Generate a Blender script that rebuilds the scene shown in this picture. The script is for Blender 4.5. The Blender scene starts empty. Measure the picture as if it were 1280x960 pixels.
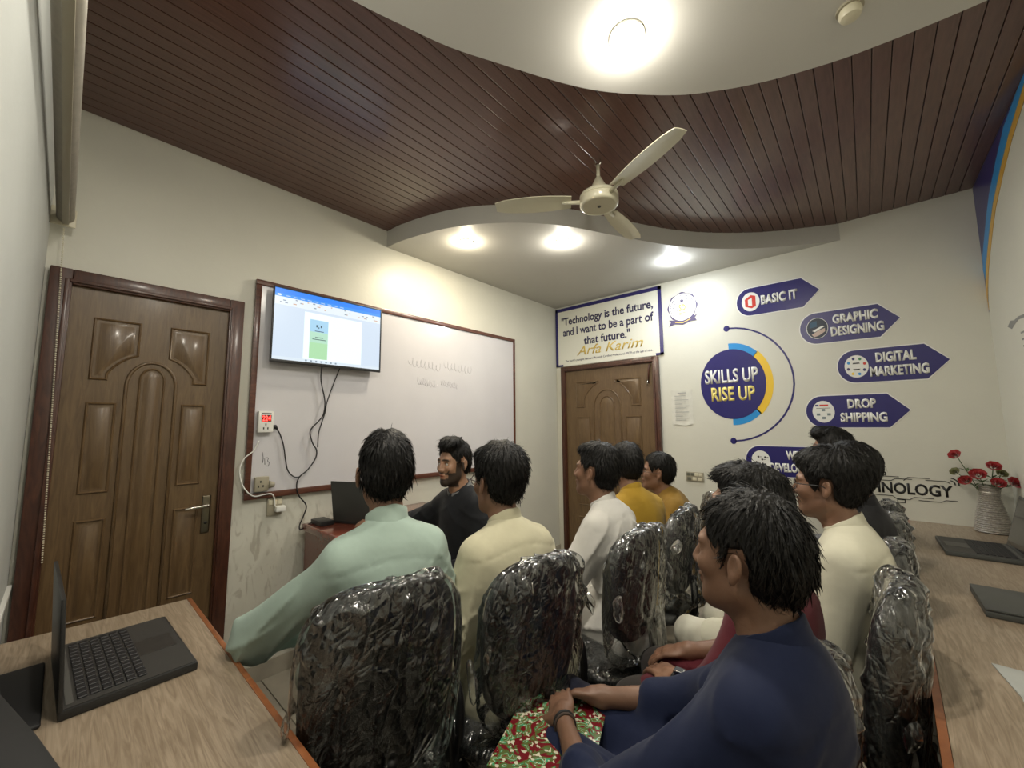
import bpy, bmesh, math, random
import numpy as np
from mathutils import Vector, Matrix
PI = math.pi
S = bpy.context.scene
COL = S.collection

# ------------------------------------------------------------------ camera
F = Vector((-0.66047056, 0.74385104, 0.10229502))
R = Vector((0.74728335, 0.66446951, -0.00691805))
U = Vector((0.07311792, -0.0718742, 0.99473005))
cam = bpy.data.cameras.new('camera'); cam.sensor_width = 36; cam.lens = 496.4 / 1280 * 36
cam.clip_start = 0.02
co = bpy.data.objects.new('camera', cam); COL.objects.link(co)
M = Matrix((R, U, -F)).transposed().to_4x4(); M.translation = (2.5877, 0, 1.38)
co.matrix_world = M
S.camera = co
# ------------------------------------------------------------------ world, exposure
w = bpy.data.worlds.new('world'); S.world = w; w.use_nodes = True
w.node_tree.nodes['Background'].inputs[0].default_value = (.75, .8, .9, 1)
w.node_tree.nodes['Background'].inputs[1].default_value = 0.03
S.view_settings.view_transform = 'Standard'; S.view_settings.look = 'None'
S.view_settings.gamma = 1; S.view_settings.use_curve_mapping = False
S.view_settings.exposure = 0.5
LAMP = 6.0      # watts of each ceiling spot

# ------------------------------------------------------------------ room numbers
W, L, Y0 = 3.191, 3.68, -0.10
HW, HL = 2.8335, 2.7066

# ------------------------------------------------------------------ helpers
MATS = {}
def mat(name, col, rough=.6, metal=0, spec=.5, coat=0, noise=0, nscale=20, stretch=(1,1,1), bump=0, bscale=60, emis=None, estr=1, sheen=0, col2=None, detail=4, attr=None, alpha=1):
    if name in MATS: return MATS[name]
    m = bpy.data.materials.new(name); m.use_nodes = True
    nt = m.node_tree; b = nt.nodes['Principled BSDF']
    b.inputs['Base Color'].default_value = (*col, 1); b.inputs['Roughness'].default_value = rough
    b.inputs['Metallic'].default_value = metal; b.inputs['Specular IOR Level'].default_value = spec
    b.inputs['Coat Weight'].default_value = coat; b.inputs['Coat Roughness'].default_value = .12
    b.inputs['Sheen Weight'].default_value = sheen
    tc = nt.nodes.new('ShaderNodeTexCoord'); mp = nt.nodes.new('ShaderNodeMapping')
    nt.links.new(tc.outputs['Object'], mp.inputs[0]); mp.inputs['Scale'].default_value = stretch
    src = None
    if attr:
        a = nt.nodes.new('ShaderNodeAttribute'); a.attribute_name = attr; src = a.outputs['Color']
        nt.links.new(src, b.inputs['Base Color'])
    if noise or col2:
        n = nt.nodes.new('ShaderNodeTexNoise'); n.inputs['Scale'].default_value = nscale; n.inputs['Detail'].default_value = detail
        nt.links.new(mp.outputs[0], n.inputs[0])
        mx = nt.nodes.new('ShaderNodeMix'); mx.data_type = 'RGBA'
        cr = nt.nodes.new('ShaderNodeValToRGB'); cr.color_ramp.elements[0].position = .35; cr.color_ramp.elements[1].position = .65
        nt.links.new(n.outputs[0], cr.inputs[0]); nt.links.new(cr.outputs[0], mx.inputs[0])
        if src is None:
            mx.inputs[6].default_value = (*col, 1)
            c2 = col2 or tuple(c * (1 - noise) for c in col); mx.inputs[7].default_value = (*c2, 1)
        else:
            nt.links.new(src, mx.inputs[6])
            m2 = nt.nodes.new('ShaderNodeMix'); m2.data_type = 'RGBA'; m2.blend_type = 'MULTIPLY'; m2.inputs[0].default_value = 1
            nt.links.new(src, m2.inputs[6]); m2.inputs[7].default_value = (1-noise, 1-noise, 1-noise, 1)
            nt.links.new(m2.outputs[2], mx.inputs[7])
        nt.links.new(mx.outputs[2], b.inputs['Base Color'])
    if bump:
        n2 = nt.nodes.new('ShaderNodeTexNoise'); n2.inputs['Scale'].default_value = bscale; n2.inputs['Detail'].default_value = 3
        nt.links.new(mp.outputs[0], n2.inputs[0])
        bp = nt.nodes.new('ShaderNodeBump'); bp.inputs['Strength'].default_value = bump; bp.inputs['Distance'].default_value = .01
        nt.links.new(n2.outputs[0], bp.inputs['Height']); nt.links.new(bp.outputs[0], b.inputs['Normal'])
    if emis:
        b.inputs['Emission Color'].default_value = (*emis, 1); b.inputs['Emission Strength'].default_value = estr
    MATS[name] = m
    return m

WM = {}   # world matrices of things, so that parts can be given in world coordinates
def thing(name, label, cat, loc=(0,0,0), rz=0, group=None):
    o = bpy.data.objects.new(name, None); COL.objects.link(o); o.empty_display_size = .1
    o.location = loc; o.rotation_euler = (0, 0, rz); o['label'] = label; o['category'] = cat
    if group: o['group'] = group
    WM[o.name] = Matrix.Translation(loc) @ Matrix.Rotation(rz, 4, 'Z')
    return o
def tag(o, label=None, cat=None, group=None, kind=None):
    if label: o['label'] = label
    if cat: o['category'] = cat
    if group: o['group'] = group
    if kind: o['kind'] = kind
    return o
def root_matrix(p):
    m = Matrix.Identity(4)
    while p is not None:
        if p.name in WM: return WM[p.name] @ m
        m = Matrix.Translation(p.location) @ m
        p = p.parent
    return m
def link_mesh(name, me, m, parent=None, local=False, centre=False):
    """me in world coordinates (or parent's local when local=True)"""
    o = bpy.data.objects.new(name, me); COL.objects.link(o)
    if m is not None and not me.materials: me.materials.append(m)
    if parent is not None:
        if not local: me.transform(root_matrix(parent).inverted())
        o.parent = parent
    else:
        n = len(me.vertices); a = np.empty(n*3, np.float32); me.vertices.foreach_get('co', a); a = a.reshape(-1,3)
        c = (a.min(0) + a.max(0)) / 2; c[2] = a[:,2].min()
        me.transform(Matrix.Translation([-float(x) for x in c])); o.location = [float(x) for x in c]
    return o
def fin(name, bm, m, parent=None, local=False, smooth=False, kind=None):
    me = bpy.data.meshes.new(name); bm.to_mesh(me); bm.free()
    if smooth:
        me.polygons.foreach_set('use_smooth', [True]*len(me.polygons))
        if smooth != 'all': me.set_sharp_from_angle(angle=math.radians(40))
    o = link_mesh(name, me, m, parent, local)
    if kind: o['kind'] = kind
    return o
def add_box(bm, lo, hi, bev=0, seg=2, mtx=None):
    r = bmesh.ops.create_cube(bm, size=1)
    vs = r['verts']
    lo = Vector(lo); hi = Vector(hi)
    for v in vs: v.co = Vector((lo[i] + (v.co[i] + .5) * (hi[i] - lo[i]) for i in range(3)))
    if bev:
        es = list({e for v in vs for e in v.link_edges})
        g = bmesh.ops.bevel(bm, geom=es, offset=bev, segments=seg, profile=.6, affect='EDGES')
        vs = list({v for f in g['faces'] for v in f.verts} | {v for v in vs if v.is_valid})
    if mtx is not None:
        for v in vs: v.co = mtx @ v.co
    return vs
def box(name, lo, hi, m, parent=None, bev=0, seg=2, local=False, mtx=None, kind=None):
    bm = bmesh.new(); add_box(bm, lo, hi, bev, seg, mtx)
    return fin(name, bm, m, parent, local, smooth=bool(bev), kind=kind)
def add_tube(bm, pts, r, n=8, cap=True, closed=False):
    pts = [Vector(p) for p in pts]; N = len(pts); rings = []
    rr = [float(np.interp(i/(N-1), np.linspace(0, 1, len(r)), r)) for i in range(N)] if isinstance(r, (list, tuple)) else [r]*N
    up = None
    for i, p in enumerate(pts):
        if closed: t = (pts[(i+1) % N] - pts[i-1]).normalized()
        else: t = (pts[min(i+1, N-1)] - pts[max(i-1, 0)]).normalized()
        if up is None:
            up = Vector((0,0,1)) if abs(t.z) < .9 else Vector((1,0,0))
        a = t.cross(up)
        if a.length < 1e-5: a = t.orthogonal()
        a.normalize(); b = a.cross(t).normalized(); up = b
        rings.append([bm.verts.new(p + (a*math.cos(2*PI*k/n) + b*math.sin(2*PI*k/n))*rr[i]) for k in range(n)])
    for i in range(N if closed else N-1):
        A, B = rings[i], rings[(i+1) % N]
        for k in range(n): bm.faces.new((A[k], A[(k+1)%n], B[(k+1)%n], B[k]))
    if cap and not closed:
        bm.faces.new(rings[0][::-1]); bm.faces.new(rings[-1])
    return rings
def spline(pts, n=6):
    P = [Vector(p) for p in pts]; out = []
    for i in range(len(P)-1):
        a, b, c, d = P[max(i-1,0)], P[i], P[i+1], P[min(i+2, len(P)-1)]
        for k in range(n):
            t = k/n
            out.append(.5*((2*b) + (c-a)*t + (2*a-5*b+4*c-d)*t*t + (3*b-a-3*c+d)*t**3))
    out.append(P[-1]); return out
def tube(name, pts, r, m, parent=None, n=8, local=False, smooth='all', sp=0, closed=False):
    bm = bmesh.new()
    if sp: pts = spline(pts, sp)
    add_tube(bm, pts, r, n, closed=closed)
    return fin(name, bm, m, parent, local, smooth=smooth)
def add_lathe(bm, prof, c=(0,0,0), n=24, wob=None):
    rings = []
    for (r, z) in prof:
        if r < 1e-6: rings.append([bm.verts.new((c[0], c[1], c[2]+z))]); continue
        rings.append([bm.verts.new((c[0]+r*math.cos(2*PI*k/n), c[1]+r*math.sin(2*PI*k/n), c[2]+z)) for k in range(n)])
    for A, B in zip(rings, rings[1:]):
        for k in range(n):
            if len(A) == 1 and len(B) == 1: continue
            if len(A) == 1: bm.faces.new((A[0], B[(k+1)%n], B[k]))
            elif len(B) == 1: bm.faces.new((A[k], A[(k+1)%n], B[0]))
            else: bm.faces.new((A[k], A[(k+1)%n], B[(k+1)%n], B[k]))
def lathe(name, prof, c, m, parent=None, n=24, local=False, smooth=True):
    bm = bmesh.new(); add_lathe(bm, prof, c, n)
    bmesh.ops.recalc_face_normals(bm, faces=bm.faces)
    return fin(name, bm, m, parent, local, smooth=smooth)
def prism(name, pts, axis, a, b, m, parent=None, local=False, bev=0, kind=None):
    """polygon pts (2D) extruded along axis from a to b.  axis 'x': pts=(y,z); 'y': pts=(x,z); 'z': pts=(x,y)"""
    bm = bmesh.new(); add_prism(bm, pts, axis, a, b, bev)
    return fin(name, bm, m, parent, local, smooth=False, kind=kind)
def add_prism(bm, pts, axis, a, b, bev=0):
    def P(p, t):
        return {'x': (t, p[0], p[1]), 'y': (p[0], t, p[1]), 'z': (p[0], p[1], t)}[axis]
    A = [bm.verts.new(P(p, a)) for p in pts]; B = [bm.verts.new(P(p, b)) for p in pts]
    fa = bm.faces.new(A); fb = bm.faces.new(B[::-1]); n = len(pts); fs = [fa, fb]
    for i in range(n): fs.append(bm.faces.new((A[i], B[i], B[(i+1)%n], A[(i+1)%n])))
    bmesh.ops.recalc_face_normals(bm, faces=fs)
    if bev: bmesh.ops.bevel(bm, geom=list(fb.edges), offset=bev, segments=1, affect='EDGES')
def text(name, s, x0, x1, z0, z1, y, m, parent, wall='far', bold=0, shear=0, ext=.0012, font_h=None):
    cu = bpy.data.curves.new('t', 'FONT'); cu.body = s; cu.size = 1; cu.offset = bold; cu.shear = shear; cu.resolution_u = 3
    cu.align_x = 'CENTER'
    o = bpy.data.objects.new('t', cu); COL.objects.link(o)
    dg = bpy.context.evaluated_depsgraph_get()
    me = bpy.data.meshes.new_from_object(o.evaluated_get(dg))
    bpy.data.objects.remove(o)
    bm = bmesh.new(); bm.from_mesh(me); bpy.data.meshes.remove(me)
    xs = [v.co.x for v in bm.verts]; ys = [v.co.y for v in bm.verts]
    a, b, c, d = min(xs), max(xs), min(ys), max(ys)
    r = bmesh.ops.extrude_face_region(bm, geom=bm.faces[:])
    ex = {g for g in r['geom'] if isinstance(g, bmesh.types.BMVert)}
    for v in bm.verts:
        u = (v.co.x-a)/(b-a); t = (v.co.y-c)/(d-c); off = ext if v not in ex else 0
        if wall == 'far': v.co = Vector((x0+(x1-x0)*u, y-ext+off, z0+(z1-z0)*t))
        elif wall == 'tv': v.co = Vector((y+ext-off, x0+(x1-x0)*u, z0+(z1-z0)*t))
    bmesh.ops.recalc_face_normals(bm, faces=bm.faces)
    return fin(name, bm, m, parent)
def copy_tree(o, parent=None):
    c = o.copy(); COL.objects.link(c)
    if parent is not None: c.parent = parent
    for ch in list(CH.get(o.name, [])): copy_tree(ch, c)
    return c
CH = {}
def index_children():
    CH.clear()
    for o in bpy.data.objects:
        if o.parent: CH.setdefault(o.parent.name, []).append(o)

# ------------------------------------------------------------------ materials
def wood_mat(name, c1, c2, scale, stretch, rough=.35, coat=.3, bump=.08, dist=2.0):
    m = bpy.data.materials.new(name); m.use_nodes = True; nt = m.node_tree; b = nt.nodes['Principled BSDF']
    tc = nt.nodes.new('ShaderNodeTexCoord'); mp = nt.nodes.new('ShaderNodeMapping'); mp.inputs['Scale'].default_value = stretch
    nt.links.new(tc.outputs['Object'], mp.inputs[0])
    n = nt.nodes.new('ShaderNodeTexNoise'); n.inputs['Scale'].default_value = scale; n.inputs['Detail'].default_value = 8; n.inputs['Distortion'].default_value = dist
    nt.links.new(mp.outputs[0], n.inputs[0])
    cr = nt.nodes.new('ShaderNodeValToRGB'); cr.color_ramp.elements[0].position = .35; cr.color_ramp.elements[1].position = .68
    cr.color_ramp.elements[0].color = (*c1, 1); cr.color_ramp.elements[1].color = (*c2, 1)
    nt.links.new(n.outputs[0], cr.inputs[0]); nt.links.new(cr.outputs[0], b.inputs['Base Color'])
    b.inputs['Roughness'].default_value = rough; b.inputs['Coat Weight'].default_value = coat; b.inputs['Coat Roughness'].default_value = .15
    bp = nt.nodes.new('ShaderNodeBump'); bp.inputs['Strength'].default_value = bump; bp.inputs['Distance'].default_value = .004
    nt.links.new(n.outputs[0], bp.inputs['Height']); nt.links.new(bp.outputs[0], b.inputs['Normal'])
    MATS[name] = m; return m
M_wall = mat('wall_paint', (.64,.63,.55), .42, noise=.05, nscale=2.5, bump=.06, bscale=45)
M_wall_near = mat('wall_paint_cool', (.50,.52,.50), .6, noise=.06, nscale=3, bump=.05, bscale=60)
M_soffit = mat('soffit_paint', (.55,.54,.50), .5, noise=.04, nscale=2, bump=.03, bscale=30)
M_plank = wood_mat('varnished_plank', (.098,.043,.032), (.140,.064,.048), 3, (14,1.2,1), rough=.30, coat=.35, bump=.12)
M_door = wood_mat('door_skin', (.098,.057,.025), (.150,.093,.042), 5, (9,9,.9), rough=.38, coat=.25, bump=.12)
M_frame = wood_mat('frame_wood', (.045,.014,.008), (.085,.028,.014), 6, (6,6,1), rough=.4, coat=.2)
M_bframe = wood_mat('board_frame', (.075,.022,.013), (.13,.045,.025), 6, (5,1,5), rough=.35, coat=.3)
M_desk = wood_mat('desk_laminate', (.205,.155,.105), (.33,.262,.19), 4.5, (1,14,14), rough=.42, coat=.12, bump=.05, dist=3)
M_deskr = wood_mat('desk_laminate_long', (.21,.158,.107), (.33,.262,.19), 4.5, (14,1,14), rough=.42, coat=.12, bump=.05, dist=3)
M_lip = wood_mat('desk_lip', (.20,.065,.022), (.30,.11,.04), 6, (2,2,2), rough=.35, coat=.3)
M_tdesk = wood_mat('teacher_desk', (.13,.03,.02), (.2,.055,.03), 5, (4,1,4), rough=.2, coat=.6)
M_white = mat('whiteboard_face', (.62,.61,.64), .16, coat=.3, noise=.03, nscale=4)
M_black = mat('black_plastic', (.010,.010,.011), .38)
M_blackm = mat('black_matt', (.014,.014,.015), .7)
M_cream = mat('cream_plastic', (.62,.58,.44), .35)
M_creamd = mat('cream_plastic_dark', (.35,.32,.24), .4)  # deeper cream for plates, rails and socket bodies
M_fan = mat('fan_enamel', (.60,.57,.43), .3, coat=.3)
M_chrome = mat('chrome', (.7,.68,.62), .18, metal=1)
M_navy = mat('navy_vinyl', (.022,.018,.135), .3)
M_cyan = mat('cyan_vinyl', (.02,.26,.62), .35)
M_yel = mat('yellow_vinyl', (.80,.52,.035), .35)
M_wv = mat('white_vinyl', (.78,.78,.74), .35)
M_blkv = mat('black_vinyl', (.012,.012,.012), .4)
M_red = mat('red_vinyl', (.60,.045,.03), .35)
M_grn = mat('green_vinyl', (.05,.22,.10), .4)
M_gold = mat('gold_print', (.62,.45,.10), .4)
M_paper = mat('paper', (.66,.65,.58), .8, noise=.08, nscale=30)
M_dark = mat('dark_gap', (.02,.015,.01), .8)

# ================================================================== SETTING
# floor with tiles
def struct(o): o['kind'] = 'structure'; return o
flo = struct(box('floor', (-.1, Y0-.1, -.08), (W+.1, L+.1, -.008), mat('grout', (.10,.09,.075), .8)))
M_tile = mat('floor_tile', (.42,.385,.31), .28, noise=.22, nscale=5, coat=.15, detail=8)
M_tile2 = mat('floor_tile_worn', (.32,.285,.23), .33, noise=.2, nscale=7, detail=8)
ts = .46; i = 0; tile_mesh = {}
for a in range(7):
    for b in range(9):
        x0, y0 = a*ts, Y0 + b*ts; x1, y1 = min(x0+ts, W), min(y0+ts, L)
        if x1-x0 < .02 or y1-y0 < .02: continue
        key = (round(x1-x0, 3), round(y1-y0, 3), (a*3+b*5) % 4 == 0)
        if key not in tile_mesh:
            bm = bmesh.new(); add_box(bm, (.002, .002, 0), (x1-x0-.002, y1-y0-.002, .008), .0015, 1)
            me = bpy.data.meshes.new('tile'); bm.to_mesh(me); bm.free(); me.materials.append(M_tile2 if key[2] else M_tile); tile_mesh[key] = me
        o = bpy.data.objects.new('tile', tile_mesh[key]); COL.objects.link(o); o.parent = flo
        o.location = Vector((x0, y0, -.008)) - flo.location
# walls
def stained_wall():
    m = mat('wall_tv_paint', (.64,.63,.55), .42, noise=.05, nscale=2.5, bump=.06, bscale=45).copy(); m.name = 'wall_tv_paint_stained'
    nt = m.node_tree; b = nt.nodes['Principled BSDF']; src = b.inputs['Base Color'].links[0].from_socket
    g = nt.nodes.new('ShaderNodeNewGeometry'); sp = nt.nodes.new('ShaderNodeSeparateXYZ'); nt.links.new(g.outputs['Position'], sp.inputs[0])
    def mr(sock, a, b_, c, d):
        n = nt.nodes.new('ShaderNodeMapRange'); n.interpolation_type = 'SMOOTHSTEP'
        for k, v in zip((1,2,3,4), (a,b_,c,d)): n.inputs[k].default_value = v
        nt.links.new(sock, n.inputs[0]); return n.outputs[0]
    def mul(a, b_):
        n = nt.nodes.new('ShaderNodeMath'); n.operation = 'MULTIPLY'; nt.links.new(a, n.inputs[0])
        if isinstance(b_, float): n.inputs[1].default_value = b_
        else: nt.links.new(b_, n.inputs[1])
        return n.outputs[0]
    zone = mul(mul(mr(sp.outputs[2], 1.0, .78, 0, 1), mr(sp.outputs[2], .25, .5, 0, 1)), mul(mr(sp.outputs[1], .55, .68, 0, 1), mr(sp.outputs[1], 1.5, 1.1, 0, 1)))
    mp = nt.nodes.new('ShaderNodeMapping'); mp.inputs['Scale'].default_value = (1, 3.2, 1.1); mp.inputs['Rotation'].default_value = (.6, 0, 0)
    nt.links.new(g.outputs['Position'], mp.inputs[0])
    n = nt.nodes.new('ShaderNodeTexNoise'); n.inputs['Scale'].default_value = 5; n.inputs['Detail'].default_value = 9; n.inputs['Distortion'].default_value = 2.4
    nt.links.new(mp.outputs[0], n.inputs[0])
    f = mul(mul(mr(n.outputs[0], .52, .66, 0, 1), zone), .42)
    mx = nt.nodes.new('ShaderNodeMix'); mx.data_type = 'RGBA'; nt.links.new(f, mx.inputs[0]); nt.links.new(src, mx.inputs[6]); mx.inputs[7].default_value = (.27,.23,.17,1)
    nt.links.new(mx.outputs[2], b.inputs['Base Color'])
    return m
struct(box('wall_left', (-.12, Y0-.12, 0), (0, L+.12, HW+.12), stained_wall()))
struct(box('wall_back', (0, L, 0), (W, L+.12, HW+.12), M_wall))
struct(box('wall_right', (W, Y0-.12, 0), (W+.12, L+.12, HW+.12), M_wall))
struct(box('wall_front', (0, Y0-.12, 0), (W, Y0, HW+.12), M_wall_near))
# ceiling: slab + planks + two wavy soffits
cei = struct(box('ceiling', (0, Y0, HW+.012), (W, L, HW+.12), M_dark))
pit = W/53; bm = bmesh.new(); add_box(bm, (.0012, 0, 0), (pit-.0012, L-Y0, .012), .0028, 2)
me = bpy.data.meshes.new('plank'); bm.to_mesh(me); bm.free(); me.materials.append(M_plank)
rnd = random.Random(3)
for k in range(53):
    o = bpy.data.objects.new('plank', me); COL.objects.link(o); o.parent = cei
    o.location = Vector((k*pit, Y0, HW + rnd.uniform(-.0006, .0006))) - cei.location
    o.rotation_euler = (0, rnd.uniform(-.012, .012), 0)
near_c = [(1.44,-.10),(1.425,.1),(1.435,.3),(1.48,.506),(1.526,.648),(1.583,.805),(1.665,.963),(1.791,1.191),(1.908,1.358),(2.094,1.547),(2.246,1.652),(2.397,1.729),(2.589,1.795),(2.72,1.821),(2.839,1.837),(2.972,1.848),(3.191,1.856)]
far_c = [(0.0,1.515),(.1,1.52),(.2,1.533),(.31,1.556),(.435,1.59),(.567,1.634),(.71,1.705),(.854,1.805),(.975,1.91),(1.083,2.028),(1.165,2.14),(1.241,2.272),(1.33,2.45),(1.423,2.628),(1.51,2.79),(1.597,2.937),(1.72,3.10),(1.85,3.24),(1.985,3.36),(2.128,3.467),(2.31,3.57),(2.49,3.655),(2.54,3.68)]
sm = lambda c: [tuple(v)[:2] for v in spline([(a, b, 0) for a, b in c], 4)]
def soffit(curve, corners):
    o = prism('soffit', sm(curve) + corners, 'z', HL, HW+.01, M_soffit, cei)
    return o
soffit(near_c, [(3.191, -.10)])
soffit(far_c, [(0, 3.68)])

# ---------------------------------------------------------------- doors
def add_ring(bm, poly, w, d, base, P):
    """raised moulding following closed polygon; P(u,v,t) maps to 3D"""
    n = len(poly); c = Vector((sum(p[0] for p in poly)/n, sum(p[1] for p in poly)/n))
    def off(amount):
        out = []
        for i in range(n):
            a = Vector(poly[i-1]); b = Vector(poly[i]); d_ = Vector(poly[(i+1) % n])
            n1 = Vector((-(b-a).y, (b-a).x)).normalized(); n2 = Vector((-(d_-b).y, (d_-b).x)).normalized()
            m_ = (n1+n2); m_ = m_.normalized() if m_.length > 1e-6 else n1
            k = amount/max(.35, m_.dot(n1)); out.append(b + m_*k)
        return out
    area = sum(poly[i-1][0]*poly[i][1]-poly[i][0]*poly[i-1][1] for i in range(n))
    s = 1 if area > 0 else -1
    prof = [(0, 0), (.25, .75), (.5, 1), (.75, .75), (1.0, -.35), (1.35, -.35), (2.6, .8)]
    rings = []
    for (a, h) in prof:
        rings.append([bm.verts.new(P(q[0], q[1], base + h*d)) for q in off(s*a*w)])
    for A, B in zip(rings, rings[1:]):
        for i in range(n): bm.faces.new((A[i-1], A[i], B[i], B[i-1]))
    bm.faces.new(rings[-1])
def door(name, P, u0, u1, top, fr, label_axis, lefthandle, parent=None):
    """P(u,v,t): u along wall, v height, t out of the wall. frame outer u0..u1, top; fr = frame width"""
    leaf0, leaf1, lt = u0+fr, u1-fr, top-fr
    def pbox(nm, a, b, m, par=None, bev=0):
        pa, pb = P(*a), P(*b); lo = [min(pa[i], pb[i]) for i in range(3)]; hi = [max(pa[i], pb[i]) for i in range(3)]
        return box(nm, lo, hi, m, par, bev)
    leaf = struct(pbox(name, (leaf0, .008, .002), (leaf1, lt, .022), M_door))
    WM.pop(leaf.name, None)
    for nm, a, b in (('frame_jamb', (u0, 0, 0), (leaf0, top, .045)), ('frame_jamb', (leaf1, 0, 0), (u1, top, .045)), ('frame_head', (leaf0, lt, 0), (leaf1, top, .045))):
        pbox(nm, a, b, M_frame, leaf, .006)
    for nm, a, b in (('frame_bead', (leaf0-.022, 0, .045), (leaf0-.008, lt+.022, .055)), ('frame_bead', (leaf1+.008, 0, .045), (leaf1+.022, lt+.022, .055)), ('frame_bead', (leaf0-.008, lt+.008, .045), (leaf1+.008, lt+.022, .055))):
        pbox(nm, a, b, M_frame, leaf, .003)
    wd = leaf1-leaf0; ht = lt; c = (leaf0+leaf1)/2
    X = lambda f: leaf0 + f*wd
    Z = lambda f: ht*f
    def ringp(poly, w=.011, d=.007):
        bm = bmesh.new(); add_ring(bm, poly, w, d, .022, P)
        bmesh.ops.recalc_face_normals(bm, faces=bm.faces)
        fin('moulded_panel', bm, M_door, leaf, smooth=True)
    ra = .22*wd   # arch
    zt, zb = Z(.936), Z(.805)
    for s in (-1, 1):
        def q(f, z): return (c + s*f*wd, z)
        arc = [(c + s*ra*1.35*math.cos(t), Z(.765) + ra*1.5*math.sin(t)) for t in np.linspace(math.radians(28), math.radians(72), 7)]
        poly = [(c+s*.37*wd, zt), (c+s*.37*wd, Z(.795))] + [(arc[0][0], Z(.795))] + arc + [(arc[-1][0], zt)]
        ringp(poly)
        ringp([(c+s*.20*wd, Z(.745)), (c+s*.37*wd, Z(.745)), (c+s*.37*wd, Z(.545)), (c+s*.20*wd, Z(.545))])
        ringp([(c+s*.20*wd, Z(.49)), (c+s*.37*wd, Z(.49)), (c+s*.37*wd, Z(.28)), (c+s*.20*wd, Z(.28))])
        ringp([(c+s*.20*wd, Z(.22)), (c+s*.37*wd, Z(.22)), (c+s*.37*wd, Z(.08)), (c+s*.20*wd, Z(.08))])
    for rr, lo_, w_ in ((.085*wd, .10, .011),):
        poly = [(c+rr, Z(lo_))] + [(c+rr*math.cos(t), Z(.80)+rr*math.sin(t)*1.25) for t in np.linspace(0, PI, 12)] + [(c-rr, Z(lo_))]
        ringp(poly, w_)
    # arch moulding around the centre panel
    rr = .155*wd
    pts = [P(c+rr, Z(.10), .024)] + [P(c+rr*math.cos(t), Z(.785)+rr*math.sin(t)*1.3, .024) for t in np.linspace(0, PI, 16)] + [P(c-rr, Z(.10), .024)]
    tube('arch_moulding', pts, .007, M_door, leaf, n=6)
    return leaf, X, Z
PL = lambda u, v, t: (t, u, v)
PF = lambda u, v, t: (u, L - t, v)
d1, X1, Z1 = door('door_1', PL, -.085, .627, 2.072, .068, None, False)
# handle of door 1
bm = bmesh.new(); add_box(bm, (.022, .500, .845), (.030, .535, 1.03), .006, 3); fin('lock_plate', bm, mat('aged_metal', (.22,.19,.14), .35, metal=1), d1, smooth=True)
tube('lever_handle', [(.028,.518,.985), (.065,.518,.985), (.072,.505,.985), (.074,.46,.983), (.070,.425,.978)], [.009,.009,.009,.008,.006], M_chrome, d1, n=10, sp=4)
tube('keyhole', [(.0295,.518,.895), (.0315,.518,.895)], .007, M_black, d1, n=10)
d2, X2, Z2 = door('door_2', PF, .084, 1.173, 2.012, .055, None, True)
tube('door_closer_arm', [(1.095, L-.035, 1.945), (1.085, L-.045, 1.90), (1.075, L-.04, 1.76)], .008, M_frame, d2, n=8)
tube('hook', [(1.075, L-.045, 1.80), (1.075, L-.06, 1.77), (1.07, L-.05, 1.745)], .006, M_chrome, d2, n=8)
# baseboard strips
struct(box('baseboard_left', (0, .63, 0), (.012, L, .09), M_tile))
struct(box('baseboard_back', (1.18, L-.012, 0), (W, L, .09), M_tile))
# trunking strip on the near wall (white)
tag(box('cable_trunking', (.03, Y0, .752), (.60, Y0+.012, .768), M_wv), 'short white plastic cable trunking along the wall over the left desk', 'trunking')

# ================================================================== LIGHT FITTINGS
M_lamp = mat('lamp_glow', (1,1,1), .4, emis=(1,.93,.78), estr=28)
def downlight(x, y, z, label, r=.042, power=1.0, col=(1,.94,.82)):
    t = thing('downlight', label, 'ceiling light', (x, y, z), group=None)
    lathe('rim', [(r+.014, -.001), (r+.014, -.006), (r+.004, -.010), (r, -.006), (r, -.002)], (0,0,0), M_wv, t, 28, local=True)
    lathe('diffuser', [(0, -.004), (r-.001, -.004), (r-.001, -.001), (0, -.001)], (0,0,0), M_lamp, t, 24, local=True, smooth=False)
    ld = bpy.data.lights.new('spot', 'POINT'); ld.shadow_soft_size = r*.8; ld.energy = LAMP*power*.72; ld.color = col
    lo = bpy.data.objects.new('bulb', ld); COL.objects.link(lo); lo.parent = t; lo.location = (0, 0, -.012-r*.8)
    la = bpy.data.lights.new('panel', 'AREA'); la.shape = 'DISK'; la.size = 2*r; la.energy = LAMP*power*1.25; la.color = col
    lo = bpy.data.objects.new('bulb_panel', la); COL.objects.link(lo); lo.parent = t; lo.location = (0, 0, -.0105)
    return t
downlight(2.068, 1.191, HL, 'bright warm downlight in the white soffit near the camera', .044, 1.15)
downlight(.510, 1.852, HL, 'yellowish downlight in the far soffit, nearest the whiteboard wall', .036, .9, (1,.88,.66))
downlight(1.03, 2.328, HL, 'white downlight in the middle of the far soffit above the door')
downlight(1.499, 3.20, HL, 'cold white glaring downlight of the far soffit nearest the painted slogans', .040, .8, (.92,.97,1))
downlight(1.80, .22, HL, 'added fill downlight, out of view over the left desk by the window wall', .044, .9)  # unseen lamp, added to fill the near side with light
downlight(2.85, .55, HL, 'added fill downlight, out of view over the corner where the two desks meet', .044, .35)  # second added lamp outside the view, weak fill only
t = thing('smoke_detector', 'small round cream detector on the white soffit at the top edge', 'detector', (2.644, 1.585, HL))
lathe('base', [(0,0),(.036,0),(.036,-.008),(0,-.008)], (0,0,0), M_creamd, t, 24, local=True)
lathe('cap', [(.028,-.008),(.031,-.022),(.026,-.034),(.012,-.038),(0,-.038)], (0,0,0), M_cream, t, 24, local=True)

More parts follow.
